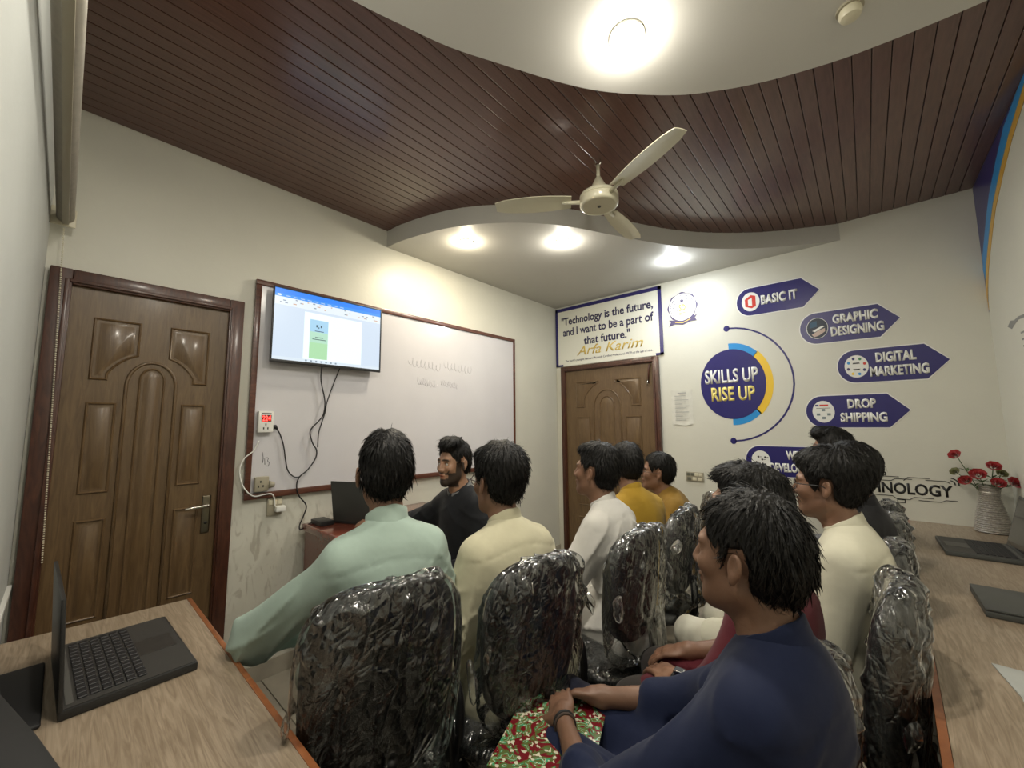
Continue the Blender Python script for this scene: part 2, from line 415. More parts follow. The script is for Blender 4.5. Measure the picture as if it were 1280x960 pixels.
# ------------------------------------------------------------------ ceiling fan (blades at rest)
FX, FY = 1.582, 1.860
t = thing('ceiling_fan', 'cream ceiling fan with three blades hanging under the wooden ceiling', 'fan', (FX, FY, HW))
tube('hook', [(-.012,0,0), (-.016,0,-.02), (0,0,-.034), (.016,0,-.02), (.012,0,0)], .005, M_chrome, t, local=True, sp=4)
tube('down_rod', [(0,0,-.03), (0,0,-.12)], .010, M_fan, t, n=12, local=True)
lathe('canopy', [(.012,-.10),(.016,-.105),(.040,-.155),(.052,-.195),(.050,-.20),(0,-.20)], (0,0,0), M_fan, t, 28, local=True)
lathe('motor', [(0,-.195),(.085,-.197),(.100,-.205),(.104,-.212),(.104,-.222),(.100,-.226),(.104,-.23),(.104,-.262),(.098,-.270),(.090,-.272),(.086,-.268),(0,-.270)], (0,0,0), M_fan, t, 40, local=True)
lathe('cap_screw', [(.009,-.270),(.009,-.274),(0,-.275)], (0,0,0), M_black, t, 12, local=True)
for a in (95, 215, 335):
    ca, sa = math.cos(math.radians(a)), math.sin(math.radians(a))
    bm = bmesh.new(); sec = []
    for k in range(9):
        s_ = .15 + .42*k/8; hw = .045 + .018*math.sin(PI*k/8) + (.0 if k < 8 else -.01); tw = math.radians(11 - 4*k/8)
        row = []
        for q in (-1, -.33, .33, 1):
            y_ = q*hw*math.cos(tw); z_ = -.235 + q*hw*math.sin(tw) + .004*(1-q*q)
            row.append((s_, y_, z_))
        sec.append(row)
    V = [[(bm.verts.new((p[0]*ca-p[1]*sa, p[0]*sa+p[1]*ca, p[2]+.002)), bm.verts.new((p[0]*ca-p[1]*sa, p[0]*sa+p[1]*ca, p[2]-.002))) for p in row] for row in sec]
    for i in range(8):
        for j in range(3):
            bm.faces.new((V[i][j][0], V[i+1][j][0], V[i+1][j+1][0], V[i][j+1][0])); bm.faces.new((V[i][j][1], V[i][j+1][1], V[i+1][j+1][1], V[i+1][j][1]))
        for j in (0, 3): bm.faces.new((V[i][j][0], V[i][j][1], V[i+1][j][1], V[i+1][j][0]))
    for i in (0, 8):
        for j in range(3): bm.faces.new((V[i][j][0], V[i][j+1][0], V[i][j+1][1], V[i][j][1]))
    bmesh.ops.recalc_face_normals(bm, faces=bm.faces)
    bl = fin('blade', bm, M_fan, t, local=True, smooth=True)
    tube('blade_arm', [(.095*ca, .095*sa, -.24), (.20*ca, .20*sa, -.236)], [.012, .009], M_fan, bl, n=8, local=True)

# ------------------------------------------------------------------ roller blind on the near wall
t = thing('roller_blind', 'rolled-up grey roller blind with bead chain high on the window wall', 'blind', (.06, Y0, 2.25))
M_blind = mat('blind_fabric', (.45,.42,.36), .8, noise=.1, nscale=40)
tube('roller', [(.075, Y0+.043, 2.285), (2.30, Y0+.043, 2.30)], .027, M_blind, t, n=24)
box('bracket', (.062, Y0, 2.245), (.072, Y0+.075, 2.325), M_cream, t, .004)
box('bottom_rail', (.075, Y0+.035, 2.250), (2.30, Y0+.055, 2.257), M_creamd, t, .003)
bm = bmesh.new()
for k in range(150):
    z = 2.23 - k*.0093
    bmesh.ops.create_icosphere(bm, subdivisions=1, radius=.0034, matrix=Matrix.Translation((.075, Y0+.042+ (2.23-z)*.03, z)))
fin('bead_chain', bm, M_cream, t, kind='stuff')

# ================================================================== WHITEBOARD and what hangs with it
y1, y2, z1, z2 = .681, 2.935, .979, 2.228
t = thing('whiteboard', 'large whiteboard in a reddish wooden frame behind the television', 'whiteboard', (0, (y1+y2)/2, z1))
box('board', (.003, y1+.01, z1+.01), (.016, y2-.01, z2-.01), M_white, t)
fwd = .030
for nm, lo, hi in (('frame_rail', (.0, y1, z2-fwd), (.028, y2, z2)), ('frame_rail', (.0, y1, z1), (.030, y2, z1+fwd+.004)), ('frame_stile', (.0, y1, z1+fwd), (.028, y1+fwd, z2-fwd)), ('frame_stile', (.0, y2-fwd*.7, z1+fwd), (.028, y2, z2-fwd))):
    box(nm, lo, hi, M_bframe, t, .005)
M_ghost = mat('wiped_marker', (.53,.515,.555), .3)
rnd = random.Random(9)
for (ya, yb, zc, hh) in ((1.72, 2.02, 1.865, .05), (2.06, 2.36, 1.875, .05), (1.80, 1.98, 1.725, .04), (2.02, 2.20, 1.73, .035)):
    n_ = 46; ph = rnd.random()*6
    tube('wiped_marker_trace', [(.0165, ya+(yb-ya)*k/n_ + .012*math.cos(k*1.1+ph), zc + hh*(.35+.45*abs(math.sin(k*.33+ph)))*math.sin(k*1.1+ph) - .02*k/n_) for k in range(n_)], .0016, M_ghost, t, n=4)
M_ink = mat('marker_ink', (.06,.06,.07), .5)
for pts in ([(.763,1.235),(.768,1.20),(.765,1.175)], [(.775,1.20),(.778,1.165)], [(.786,1.205),(.795,1.20),(.790,1.185),(.800,1.175),(.796,1.155),(.786,1.158)]):
    tube('marker_stroke', [(.0165, a, b) for a, b in pts], .0012, M_ink, t, n=5)
# television
t = thing('television', 'flat television over the whiteboard showing a word processor page', 'television', (.02, 1.10, 1.74))
ty0, ty1, tz0, tz1 = .752, 1.440, 1.748, 2.196
box('wall_mount', (.016, .98, 1.85), (.05, 1.22, 2.10), M_black, t)
box('housing', (.045, ty0+.01, tz0+.006), (.078, ty1-.01, tz1-.004), M_black, t, .008)
b_ = .009
for lo, hi in (((.074, ty0, tz0), (.086, ty1, tz0+.018)), ((.074, ty0, tz1-b_), (.086, ty1, tz1)), ((.074, ty0, tz0+.018), (.086, ty0+b_, tz1-b_)), ((.074, ty1-b_, tz0+.018), (.086, ty1, tz1-b_))):
    box('bezel', lo, hi, M_black, t, .002)
def em(name, c, s): return mat(name, (0.02,.02,.02), .3, emis=c, estr=s*.58)
sc = box('screen', (.076, ty0+b_, tz0+.018), (.082, ty1-b_, tz1-b_), em('screen_grey', (.66,.77,.90), 1.25), t)
sy0, sy1, sz0, sz1 = ty0+b_, ty1-b_, tz0+.018, tz1-b_
SY = lambda u: sy0 + u*(sy1-sy0)
SZ = lambda v: sz0 + v*(sz1-sz0)
def srect(nm, u0, u1, v0, v1, m, lay=1):
    box(nm, (.0815, SY(u0), SZ(v0)), (.0818+.0004*lay, SY(u1), SZ(v1)), m, sc)
srect('title_bar', 0, 1, .93, 1.0, em('screen_blue', (.02,.22,.85), 1.4))
srect('tab_row', .0, 1, .885, .93, em('screen_blue2', (.04,.30,.88), 1.3))
srect('ribbon', 0, 1, .77, .885, em('screen_white', (.78,.86,.92), 1.3))
srect('page', .25, .80, .045, .735, em('screen_page', (.80,.92,.96), 1.45), 2)
srect('task_bar', 0, 1, 0, .045, em('screen_bar', (.70,.80,.88), 1.3), 2)
srect('card_top', .30, .465, .46, .64, em('screen_sky', (.42,.70,.92), 1.2), 3)
srect('card_middle', .30, .465, .30, .46, em('screen_mint', (.50,.80,.62), 1.2), 3)
srect('card_bottom', .30, .465, .06, .30, em('screen_green', (.45,.78,.45), 1.2), 3)
M_scr = em('screen_ink', (.05,.10,.14), .8)
for (u, v, du, dv) in ((.355,.53,.012,.035),(.375,.515,.008,.02),(.395,.53,.012,.035),(.345,.468,.08,.010),(.35,.375,.07,.010),(.325,.345,.12,.010)):
    srect('card_mark', u, u+du, v, v+dv, M_scr, 4)
rnd = random.Random(5)
for k in range(26):
    u = .04 + .92*rnd.random(); v = rnd.choice((.80,.83,.86)); srect('ribbon_icon', u, u+rnd.uniform(.008,.03), v, v+.014, rnd.choice((em('icon_a', (.35,.45,.6), .9), em('icon_b', (.8,.5,.35), 1), em('icon_c', (.3,.4,.5), .9))), 3)
for k in range(7): srect('task_icon', .27+.045*k, .285+.045*k, .012, .034, em('icon_c', (.3,.4,.5), .9), 4)
srect('tab_label', .02, .05, .895, .92, em('screen_white', (.78,.86,.92), 1.3), 3)
for k in range(9): srect('tab_label', .09+.06*k, .125+.06*k, .90, .912, em('screen_pale', (.45,.62,.95), 1.2), 3)
# voltage protector, switches
t = thing('voltage_protector', 'white plug-in voltage protector with red digits on the whiteboard edge', 'socket', (.028, .76, 1.345))
box('body', (.017, .722, 1.347), (.055, .800, 1.467), M_wv, t, .006)
box('display_window', (.0545, .737, 1.408), (.0565, .787, 1.445), mat('display_dark', (.10,.01,.01), .3), t, .001)
text('digits', '224', .741, .783, 1.412, 1.441, .0565, mat('digit_red', (.4,0,0), .4, emis=(1,.04,.03), estr=4), t, 'tv', bold=.02)
box('print_line', (.0548, .737, 1.451), (.0554, .786, 1.456), M_blkv, t)
for (a, b2) in ((.760, 1.392), (.750, 1.370), (.771, 1.370)): box('socket_hole', (.0548, a-.003, b2-.006), (.0556, a+.003, b2+.006), M_blkv, t)
t = thing('black_plug', 'black plug pushed in the side of the voltage protector', 'plug', (.04, .81, 1.37))
tube('plug_body', [(.040,.801,1.375), (.040,.812,1.378), (.038,.825,1.365)], [.014,.013,.006], M_black, t, n=12)
tag(tube('power_cable', [(.038,.822,1.366),(.030,.842,1.338),(.030,.861,1.285),(.030,.872,1.235),(.030,.879,1.192),(.030,.895,1.124),(.032,.929,1.084),(.036,.960,1.080)], .0035, M_black, sp=5), 'thin black cable drooping from the plug of the voltage protector', 'cable')
tag(tube('power_cable', [(.060,1.053,1.754),(.045,1.055,1.69),(.040,1.065,1.636),(.040,1.088,1.54),(.040,1.084,1.458),(.040,1.055,1.411),(.040,1.017,1.370),(.040,1.007,1.335),(.040,1.026,1.274),(.040,1.050,1.232),(.040,1.045,1.182),(.040,1.004,1.120),(.040,.958,1.080),(.040,.944,1.033),(.040,.958,.973),(.04,1.003,.909),(.04,.992,.852),(.040,.971,.798),(.050,.977,.775),(.09,1.02,.812),(.16,1.10,.812)], .0040, M_black, sp=5), 'long black cable from under the television down to the teacher desk', 'cable')
tag(tube('signal_cable', [(.060,1.165,1.750),(.046,1.15,1.69),(.040,1.131,1.626),(.043,1.10,1.53),(.047,1.088,1.46),(.045,1.060,1.36),(.046,1.054,1.313),(.046,1.053,1.25)], .0035, M_black, sp=5), 'black screen cable under the right half of the television joining the long one', 'cable')
t = thing('socket_box', 'old cream socket block with a cap on the lower corner of the whiteboard', 'socket', (.02, .765, 1.02))
box('body', (.017, .724, 1.020), (.050, .795, 1.102), M_creamd, t, .008)
tube('round_cap', [(.045,.795,1.055), (.045,.822,1.052)], [.022,.013], M_creamd, t, n=14)
for a, b2 in ((.752,1.075),(.742,1.050),(.765,1.050)): box('socket_hole', (.0498, a-.003, b2-.006), (.0506, a+.003, b2+.006), M_blkv, t)
t = thing('switch_plate', 'cream wall socket with a white charger under the whiteboard corner', 'socket', (.0, .84, .875))
box('plate', (0, .802, .874), (.012, .880, .972), M_creamd, t, .004)
for k in range(3): box('rocker', (.011, .808+.024*k, .935), (.017, .828+.024*k, .962), M_cream, t, .002)
box('adapter', (.010, .838, .895), (.050, .890, .926), M_wv, t, .006)
tag(tube('charger_cable', [(.034,.735,1.30),(.034,.715,1.25),(.034,.699,1.233),(.036,.669,1.206),(.036,.652,1.154),(.036,.660,1.091),(.036,.686,1.035),(.036,.727,.998),(.036,.776,1.001),(.036,.814,.999),(.034,.830,.971),(.030,.837,.925)], .0036, M_wv, sp=5), 'white cable looping round the lower left corner of the whiteboard', 'cable')

# ================================================================== FAR WALL GRAPHICS
def disc(n, cx, cz, rx, rz, a0=0, a1=2*PI, k=1): return [(cx+rx*math.cos(a0+(a1-a0)*i/n), cz+rz*math.sin(a0+(a1-a0)*i/n)) for i in range(n + (0 if k else 1))]
def wallpoly(nm, pts, m, par, lay=0): return prism(nm, pts, 'y', L-.0012-.0010*lay, L-.0002 if lay == 0 else L-.0012-.0010*(lay-1), m, par)
# quote sign
sx0, sx1, qz0, qz1 = .008, 1.224, 2.023, 2.684
t = thing('quote_sign', 'long white quotation sign with a navy border above the far door', 'sign', ((sx0+sx1)/2, L-.002, qz0))
box('panel', (sx0, L-.010, qz0), (sx1, L-.001, qz1), mat('sign_white', (.74,.74,.66), .3), t)
for lo, hi in (((sx0, L-.016, qz1-.035), (sx1, L-.010, qz1)), ((sx0, L-.016, qz0), (.10, L-.010, qz0+.02)), ((sx0, L-.016, qz0), (sx0+.028, L-.010, qz1)), ((sx1-.032, L-.016, qz0-.0), (sx1, L-.010, qz1)), ((1.15, L-.016, qz0-.0), (sx1, L-.010, qz0+.02))):
    box('border', lo, hi, M_navy, t)
M_ntx = mat('navy_print', (.015,.012,.075), .4)
ys = L-.010
def stx(s, x0, x1, z0, z1, m=M_ntx, **k): text('lettering', s, x0, x1, z0, z1, ys, m, t, **k)
stx('"Technology is the future,', .085, 1.14, 2.46, 2.575, bold=.022)
stx('and I want to be a part of', .105, 1.14, 2.335, 2.45, bold=.022)
stx('that future."', .37, .90, 2.235, 2.325, bold=.022)
stx('Arfa Karim', .28, 1.03, 2.125, 2.225, M_gold, bold=.005, shear=.35)
stx("The world's youngest Pakistani Microsoft Certified Professional (MCP) at the age of nine.", .13, 1.12, 2.062, 2.092)
# round emblem
t = thing('school_emblem', 'round emblem sticker with stars and a ribbon beside the quotation sign', 'sticker', (1.405, L-.001, 2.275))
ecx, ecz, erx, erz = 1.405, 2.44, .128, .135
M_em = mat('emblem_purple', (.055,.04,.13), .4)
scal = [(ecx+(erx*1.0+.006*math.cos(8*a))*math.cos(a), ecz+(erz+.006*math.cos(8*a))*math.sin(a)) for a in np.linspace(0, 2*PI, 64, endpoint=False)]
wallpoly('outline', scal, M_em, t)
wallpoly('field', disc(40, ecx, ecz, erx*.93, erz*.93), M_wv, t, 1)
for k in range(34):
    a = math.radians(-35 + 250*k/33); wallpoly('ring_letter', disc(4, ecx+erx*.80*math.cos(a), ecz+erz*.80*math.sin(a), .0045, .006), M_em, t, 2)
for s in (-1, 1):
    for k in range(7):
        a = k*2.4; px, pz = ecx+s*(.045+.018*(k % 3)), ecz-.03+.018*k*.9
        if abs(px-ecx) > .085: continue
        wallpoly('star', [(px+(.007 if i % 2 == 0 else .003)*math.cos(PI/2+i*PI/5), pz+(.007 if i % 2 == 0 else .003)*math.sin(PI/2+i*PI/5)) for i in range(10)], M_em, t, 2)
ys = L-.0022
text('monogram', 'SD', ecx-.030, ecx+.030, ecz-.035, ecz+.025, L-.0022, M_gold, t, bold=.03)
wallpoly('crest', [(ecx-.018,ecz+.078),(ecx-.012,ecz+.048),(ecx+.012,ecz+.048),(ecx+.018,ecz+.078),(ecx+.008,ecz+.062),(ecx,ecz+.080),(ecx-.008,ecz+.062)], M_em, t, 2)
for dz in (-.052, -.066): wallpoly('small_line', [(ecx-.028, ecz+dz), (ecx+.028, ecz+dz), (ecx+.028, ecz+dz-.006), (ecx-.028, ecz+dz-.006)], M_gold, t, 2)
rib = [(ecx-.125, ecz-.165), (ecx-.105, ecz-.125), (ecx-.125, ecz-.105), (ecx-.08, ecz-.112), (ecx, ecz-.128), (ecx+.08, ecz-.105), (ecx+.125, ecz-.090), (ecx+.105, ecz-.115), (ecx+.12, ecz-.145), (ecx+.07, ecz-.142), (ecx, ecz-.165), (ecx-.07, ecz-.150)]
wallpoly('ribbon', rib, M_em, t, 3)
wallpoly('ribbon_band', [(ecx-.068, ecz-.128), (ecx, ecz-.143), (ecx+.068, ecz-.118), (ecx+.068, ecz-.126), (ecx, ecz-.152), (ecx-.068, ecz-.137)], M_gold, t, 4)
# skills circle
t = thing('skills_circle', 'navy disc reading SKILLS UP RISE UP with cyan and yellow rim', 'sticker', (1.772, L-.001, 1.41))
cx, cz, rx, rz = 1.772, 1.707, .244, .292
def arcband(nm, a0, a1, r0, r1, m, lay):
    A = [(cx+r1*rx*math.cos(a), cz+r1*rz*math.sin(a)) for a in np.linspace(a0, a1, 24)]
    B = [(cx+r0*rx*math.cos(a), cz+r0*rz*math.sin(a)) for a in np.linspace(a1, a0, 24)]
    return wallpoly(nm, A+B, m, t, lay)
arcband('cyan_arc', math.radians(46), math.radians(92), .95, 1.17, M_cyan, 0)
arcband('cyan_arc', math.radians(-92), math.radians(-46), .95, 1.17, M_cyan, 0)
arcband('yellow_arc', math.radians(-48), math.radians(47), .95, 1.20, M_yel, 0)
wallpoly('disc', disc(64, cx, cz, rx, rz), M_navy, t, 1)
text('lettering', 'SKILLS UP', 1.565, 1.965, 1.715, 1.835, L-.0022, M_wv, t, bold=.028)
text('lettering', 'RISE UP', 1.610, 1.935, 1.565, 1.685, L-.0022, mat('pale_yellow_print', (.85,.72,.22), .35), t, bold=.028)
t = thing('curved_line', 'thin navy half circle with dots at its ends round the skills disc', 'sticker', (1.98, L-.001, 1.22))
cx, cz, rx, rz = 1.755, 1.707, .448, .478
arcband('arc', math.radians(-88), math.radians(88), .972, 1.0, M_navy, 0)
for s in (-1, 1): wallpoly('end_dot', disc(20, 1.757, 1.707+s*.471, .023, .026), M_navy, t, 0)
# arrows
def arrow(label, x0, x1, z0, z1, lines, deco, loc):
    global ys
    t = thing('arrow_sign', label, 'sticker', ((x0+x1)/2, L-.001, z0), group='navy arrow signs on the far wall')
    h = (z1-z0)/2; zc = (z0+z1)/2; rr = h*.86; tip = .105
    poly = [(x1-tip, z0), (x1, zc), (x1-tip, z1)] + [(x0+rr+rr*math.cos(a), zc+h*math.sin(a)) for a in np.linspace(PI/2, 3*PI/2, 18)]
    rim = [(x+(x-((x0+x1)/2))*.02, z+(z-zc)*.06) for x, z in poly]
    wallpoly('white_edge', rim, M_wv, t, 0); wallpoly('body', poly, M_navy, t, 1)
    cx_, rx_, rz_ = x0+rr+.004, .064, .079
    wallpoly('roundel', disc(32, cx_, zc, rx_, rz_), M_wv, t, 2)
    for s, a, b, c, d in lines: text('lettering', s, a, b, zc+c, zc+d, L-.0032, M_wv, t, bold=.045)
    deco(t, cx_, zc, rx_, rz_)
    return t
def p2(t, nm, pts, m, lay=3): return wallpoly(nm, pts, m, t, lay)
def deco_office(t, cx, cz, a, b):
    p2(t, 'red_bracket', [(cx-.040,cz-.035),(cx-.040,cz+.025),(cx+.005,cz+.055),(cx+.036,cz+.043),(cx+.036,cz-.043),(cx+.005,cz-.056)], M_red)
    p2(t, 'white_gap', [(cx-.018,cz-.030),(cx-.018,cz+.018),(cx+.010,cz+.030),(cx+.010,cz-.036)], M_wv, 4)
def deco_desk(t, cx, cz, a, b):
    p2(t, 'picture', disc(28, cx, cz, a*.95, b*.95), mat('picture_dark', (.02,.03,.05), .4))
    p2(t, 'picture_screen', [(cx-.045,cz+.005),(cx-.04,cz+.045),(cx-.0,cz+.055),(cx+.0,cz+.012)], mat('picture_blue', (.03,.09,.16), .4), 4)
    p2(t, 'picture_hand', [(cx-.035,cz-.045),(cx+.005,cz-.02),(cx+.045,cz-.005),(cx+.045,cz-.03),(cx+.01,cz-.055),(cx-.02,cz-.065)], mat('picture_skin', (.55,.42,.36), .4), 4)
    p2(t, 'picture_paper', [(cx-.03,cz-.018),(cx+.03,cz+.014),(cx+.045,cz+.008),(cx-.015,cz-.028)], M_wv, 5)
def deco_icons(t, cx, cz, a, b):
    cs = [M_red, M_grn, M_navy, M_cyan, M_em, M_yel, M_cyan, M_navy]
    for k in range(8):
        q = 2*PI*k/8+.3; p2(t, 'icon_dot', disc(10, cx+a*.72*math.cos(q), cz+b*.72*math.sin(q), .008, .010), cs[k])
    p2(t, 'icon_bar', [(cx-.02,cz+.018),(cx+.02,cz+.018),(cx+.016,cz+.026),(cx-.016,cz+.026)], M_blkv); p2(t, 'icon_bar', [(cx-.02,cz-.018),(cx+.02,cz-.018),(cx+.014,cz-.027),(cx-.014,cz-.027)], M_blkv)
def deco_ship(t, cx, cz, a, b):
    p2(t, 'heading_bar', [(cx-.045,cz+.040),(cx-.025,cz+.040),(cx-.025,cz+.052),(cx-.045,cz+.052)], M_navy); p2(t, 'heading_bar', [(cx-.02,cz+.040),(cx+.03,cz+.040),(cx+.03,cz+.052),(cx-.02,cz+.052)], M_red)
    for x, z in ((-.03,-.02),(.03,-.02),(0,.012),(0,-.045)): p2(t, 'icon_box', [(cx+x-.010,cz+z-.008),(cx+x+.010,cz+z-.008),(cx+x+.010,cz+z+.008),(cx+x-.010,cz+z+.008)], mat('icon_grey', (.16,.2,.22), .5))
    p2(t, 'icon_bar', [(cx-.04,cz+.024),(cx+.04,cz+.024),(cx+.04,cz+.027),(cx-.04,cz+.027)], M_blkv)
def deco_web(t, cx, cz, a, b):
    for x, z in ((-.015,.03),(.01,.01),(.012,-.022),(-.03,-.012),(.03,.028)):
        p2(t, 'icon_dot', disc(10, cx+x, cz+z, .007, .008), M_blkv); p2(t, 'icon_bar', [(cx+x+.009,cz+z-.002),(cx+x+.022,cz+z-.002),(cx+x+.022,cz+z+.002),(cx+x+.009,cz+z+.002)], M_blkv, 4)
arrow('navy arrow sign reading BASIC IT with a red roundel mark, topmost of the arrows', 1.846, 2.395, 2.258, 2.484, [('BASIC IT', 2.020, 2.262, -.042, .038)], deco_office, None)
arrow('navy arrow sign reading GRAPHIC DESIGNING', 2.260, 2.806, 1.964, 2.194, [('GRAPHIC', 2.455, 2.700, .015, .085), ('DESIGNING', 2.440, 2.725, -.075, -.005)], deco_desk, None)
arrow('navy arrow sign reading DIGITAL MARKETING, reaching furthest right', 2.460, 3.008, 1.658, 1.886, [('DIGITAL', 2.665, 2.862, .015, .085), ('MARKETING', 2.630, 2.915, -.080, -.010)], deco_icons, None)
arrow('navy arrow sign reading DROP SHIPPING', 2.256, 2.808, 1.346, 1.573, [('DROP', 2.495, 2.645, .018, .085), ('SHIPPING', 2.450, 2.695, -.078, -.010)], deco_ship, None)
arrow('navy arrow sign reading WEB DEVELOPMENT, lowest and half hidden by heads', 1.840, 2.395, .972, 1.200, [('WEB', 2.110, 2.215, .015, .082), ('DEVELOPMENT', 2.000, 2.330, -.080, -.012)], deco_web, None)
# technology lettering
t = thing('technology_lettering', 'black TECHNOLOGY lettering with circuit lines low on the far wall', 'sticker', (2.72, L-.001, .87))
text('lettering', 'TECHNOLOGY', 2.435, 2.955, .912, .985, L, M_blkv, t, bold=.03)
def cline(pts):
    tube('circuit_line', [(a, L-.001, b) for a, b in pts], .0022, M_blkv, t, n=4, smooth=False)
cline([(2.50,1.005),(2.62,1.005),(2.64,1.022),(2.72,1.022)]); cline([(2.74,1.0),(2.76,1.022),(2.86,1.022)]); cline([(2.62,.995),(2.68,.995),(2.70,1.01),(2.78,1.01)])
cline([(2.55,.897),(2.68,.897),(2.70,.880),(2.76,.880),(2.78,.897),(2.87,.897)]); cline([(2.80,.88),(2.90,.88),(2.92,.893),(2.97,.893)]); cline([(2.84,1.01),(2.93,1.01),(2.945,1.0)])
wallpoly('battery_mark', [(2.60,1.028),(2.66,1.028),(2.66,1.05),(2.60,1.05)], M_blkv, t); wallpoly('battery_gap', [(2.606,1.033),(2.654,1.033),(2.654,1.045),(2.606,1.045)], M_wall, t, 1)
wallpoly('lamp_mark', [(2.53,1.03),(2.565,1.03),(2.56,1.05),(2.57,1.07),(2.575,1.085),(2.565,1.085),(2.558,1.065),(2.54,1.05)], M_blkv, t)
cline([(2.46,1.05),(2.50,1.05)]); cline([(2.48,1.03),(2.48,1.07)])
wallpoly('chip_mark', [(2.70,.855),(2.74,.855),(2.74,.878),(2.70,.878)], M_blkv, t); wallpoly('chip_gap', [(2.705,.860),(2.735,.860),(2.735,.873),(2.705,.873)], M_wall, t, 1)
for r in (.022, .038): tube('signal_wave', [(2.945+r*math.cos(a), L-.001, .995+r*math.sin(a)) for a in np.linspace(-.2, 1.4, 8)], .003, M_blkv, t, n=4)
# paper notice
t = thing('paper_notice', 'white printed notice taped up right of the far door', 'notice', (1.36, L-.001, 1.36))
bm = bmesh.new(); g = [[bm.verts.new((1.268+.185*i/8, L-.002-.006*abs(math.sin(i*.8+j*.5))*(1 if j in (0, 8) else .25), 1.368+.31*j/8+.006*math.sin(i))) for j in range(9)] for i in range(9)]
for i in range(8):
    for j in range(8): bm.faces.new((g[i][j], g[i+1][j], g[i+1][j+1], g[i][j+1]))
bmesh.ops.recalc_face_normals(bm, faces=bm.faces)
fin('sheet', bm, M_paper, t, smooth='all')
prism('torn_corner', [(1.268,1.31),(1.30,1.365),(1.268,1.372)], 'y', L-.002, L-.001, M_paper, t)
for k in range(13): box('print_line', (1.30, L-.0105, 1.41+.018*k), (1.30+.125*(.75+.25*math.sin(k*2.1)), L-.0098, 1.414+.018*k), mat('print_grey', (.33,.33,.32), .8), t)
box('heading', (1.33, L-.0105, 1.650), (1.40, L-.0098, 1.657), mat('print_grey', (.33,.33,.32), .8), t)
# light switch
t = thing('light_switch', 'cream four-gang light switch on the far wall', 'switch', (1.44, L, .88))
box('plate', (1.366, L-.010, .882), (1.512, L, .962), M_creamd, t, .003)
for k in range(4): box('rocker', (1.374+.033*k, L-.015, .928), (1.400+.033*k, L-.009, .954), mat('rocker_grey', (.12,.12,.09), .4) if k in (0, 1) else M_cream, t, .002)
for k in range(3): box('rocker', (1.378+.044*k, L-.015, .890), (1.410+.044*k, L-.009, .916), M_cream if k else mat('rocker_grey', (.12,.12,.09), .4), t, .002)

# right wall mural
def rwall(nm, pts, m, lay, par): return prism(nm, pts, 'x', W-.0012-.001*lay, W-.0002, m, par)
t = thing('wave_mural', 'navy, blue and yellow wave mural high on the right wall', 'mural', (W, 2.6, 2.1))
edge = [(3.672,2.05),(3.665,2.10),(3.62,2.19),(3.56,2.27),(3.475,2.345),(3.375,2.43),(3.25,2.52),(3.05,2.61),(2.85,2.685),(2.55,2.76),(2.2,2.83)]
def band(off0, off1, m, lay, nm):
    a = [(y+off0*1.2 if i < 99 else y, z+off0) for i, (y, z) in enumerate(edge)]; b = [(y+off1*1.2, z+off1) for y, z in edge]
    cl = lambda p: (min(p[0], L-.002), min(p[1], HW-.001))
    rwall(nm, [cl(p) for p in a] + [cl(p) for p in b[::-1]], m, lay, t)
nav = [(min(y, L-.002), min(z, HW-.001)) for y, z in edge] + [(2.2, HW-.001), (L-.001, HW-.001), (L-.001, 2.04)]
rwall('navy_field', nav, M_navy, 0, t)
sw = lambda pts, d: [(min(y+d*.7, L-.002), min(z+d, HW-.001)) for y, z in pts]
rwall('yellow_wave', [(min(y, L-.002), min(z, HW-.0015)) for y, z in edge] + sw(edge[1:], .045)[::-1], mat('ochre_vinyl', (.62,.36,.05), .35), 1, t)
rwall('blue_wave', sw(edge[2:], .044) + sw(edge[2:], .115)[::-1], M_cyan, 2, t)
t = thing('wall_print', 'grey sketched print at the far right edge of the right wall', 'sticker', (W, 3.1, 1.5))
for k in range(10): rwall('print_dash', [(3.12-.008*k, 1.82-.034*k), (3.02-.008*k, 1.815-.034*k), (3.02-.008*k, 1.808-.034*k), (3.12-.008*k, 1.811-.034*k)], mat('print_grey2', (.25,.25,.24), .6), 0, t)
rwall('print_mark', [(3.33,1.885),(3.26,1.905),(3.20,1.895),(3.12,1.90),(3.0,1.89),(3.0,1.875),(3.13,1.885),(3.22,1.87),(3.26,1.86)], mat('print_grey2', (.25,.25,.24), .6), 0, t)

# ================================================================== DESKS
LX0, LX1, LY1 = .64, 2.62, .362
t = thing('left_desk', 'wood-look desk along the window wall with an orange-brown edge', 'desk', (1.6, .13, 0))
prism('top', [(LX0, Y0+.001), (LX0+.03, LY1-.013), (LX1, LY1-.013), (LX1, Y0+.001)], 'z', .718, .750, M_desk, t)
box('front_lip', (LX0+.03, LY1-.013, .706), (LX1, LY1, .7515), M_lip, t, .002)
box('end_panel', (LX0+.04, Y0+.01, 0), (LX0+.06, LY1-.04, .718), M_lip, t)
box('end_panel', (1.66, Y0+.01, 0), (1.68, LY1-.06, .718), M_lip, t)
box('modesty_panel', (LX0+.06, Y0+.02, .35), (LX1, Y0+.04, .718), M_lip, t)
t = thing('right_desk', 'long wood-look desk along the right wall', 'desk', (2.92, 1.9, 0))
RX = lambda y: 2.648 + (y-1.1)*.034
prism('top', [(RX(Y0)+.013 , Y0+.001), (W-.001, Y0+.001), (W-.001, L-.001), (RX(L)+.013, L-.001)], 'z', .7182, .7502, M_deskr, t)
prism('front_lip', [(RX(LY1)-.003, LY1+.001), (RX(LY1)+.012, LY1+.001), (RX(L)+.012, L-.001), (RX(L)-.003, L-.001)], 'z', .706, .7515, M_lip, t)
for y in (.6, 1.9, 3.2): box('support_panel', (2.80, y, 0), (W-.01, y+.02, .718), M_lip, t)
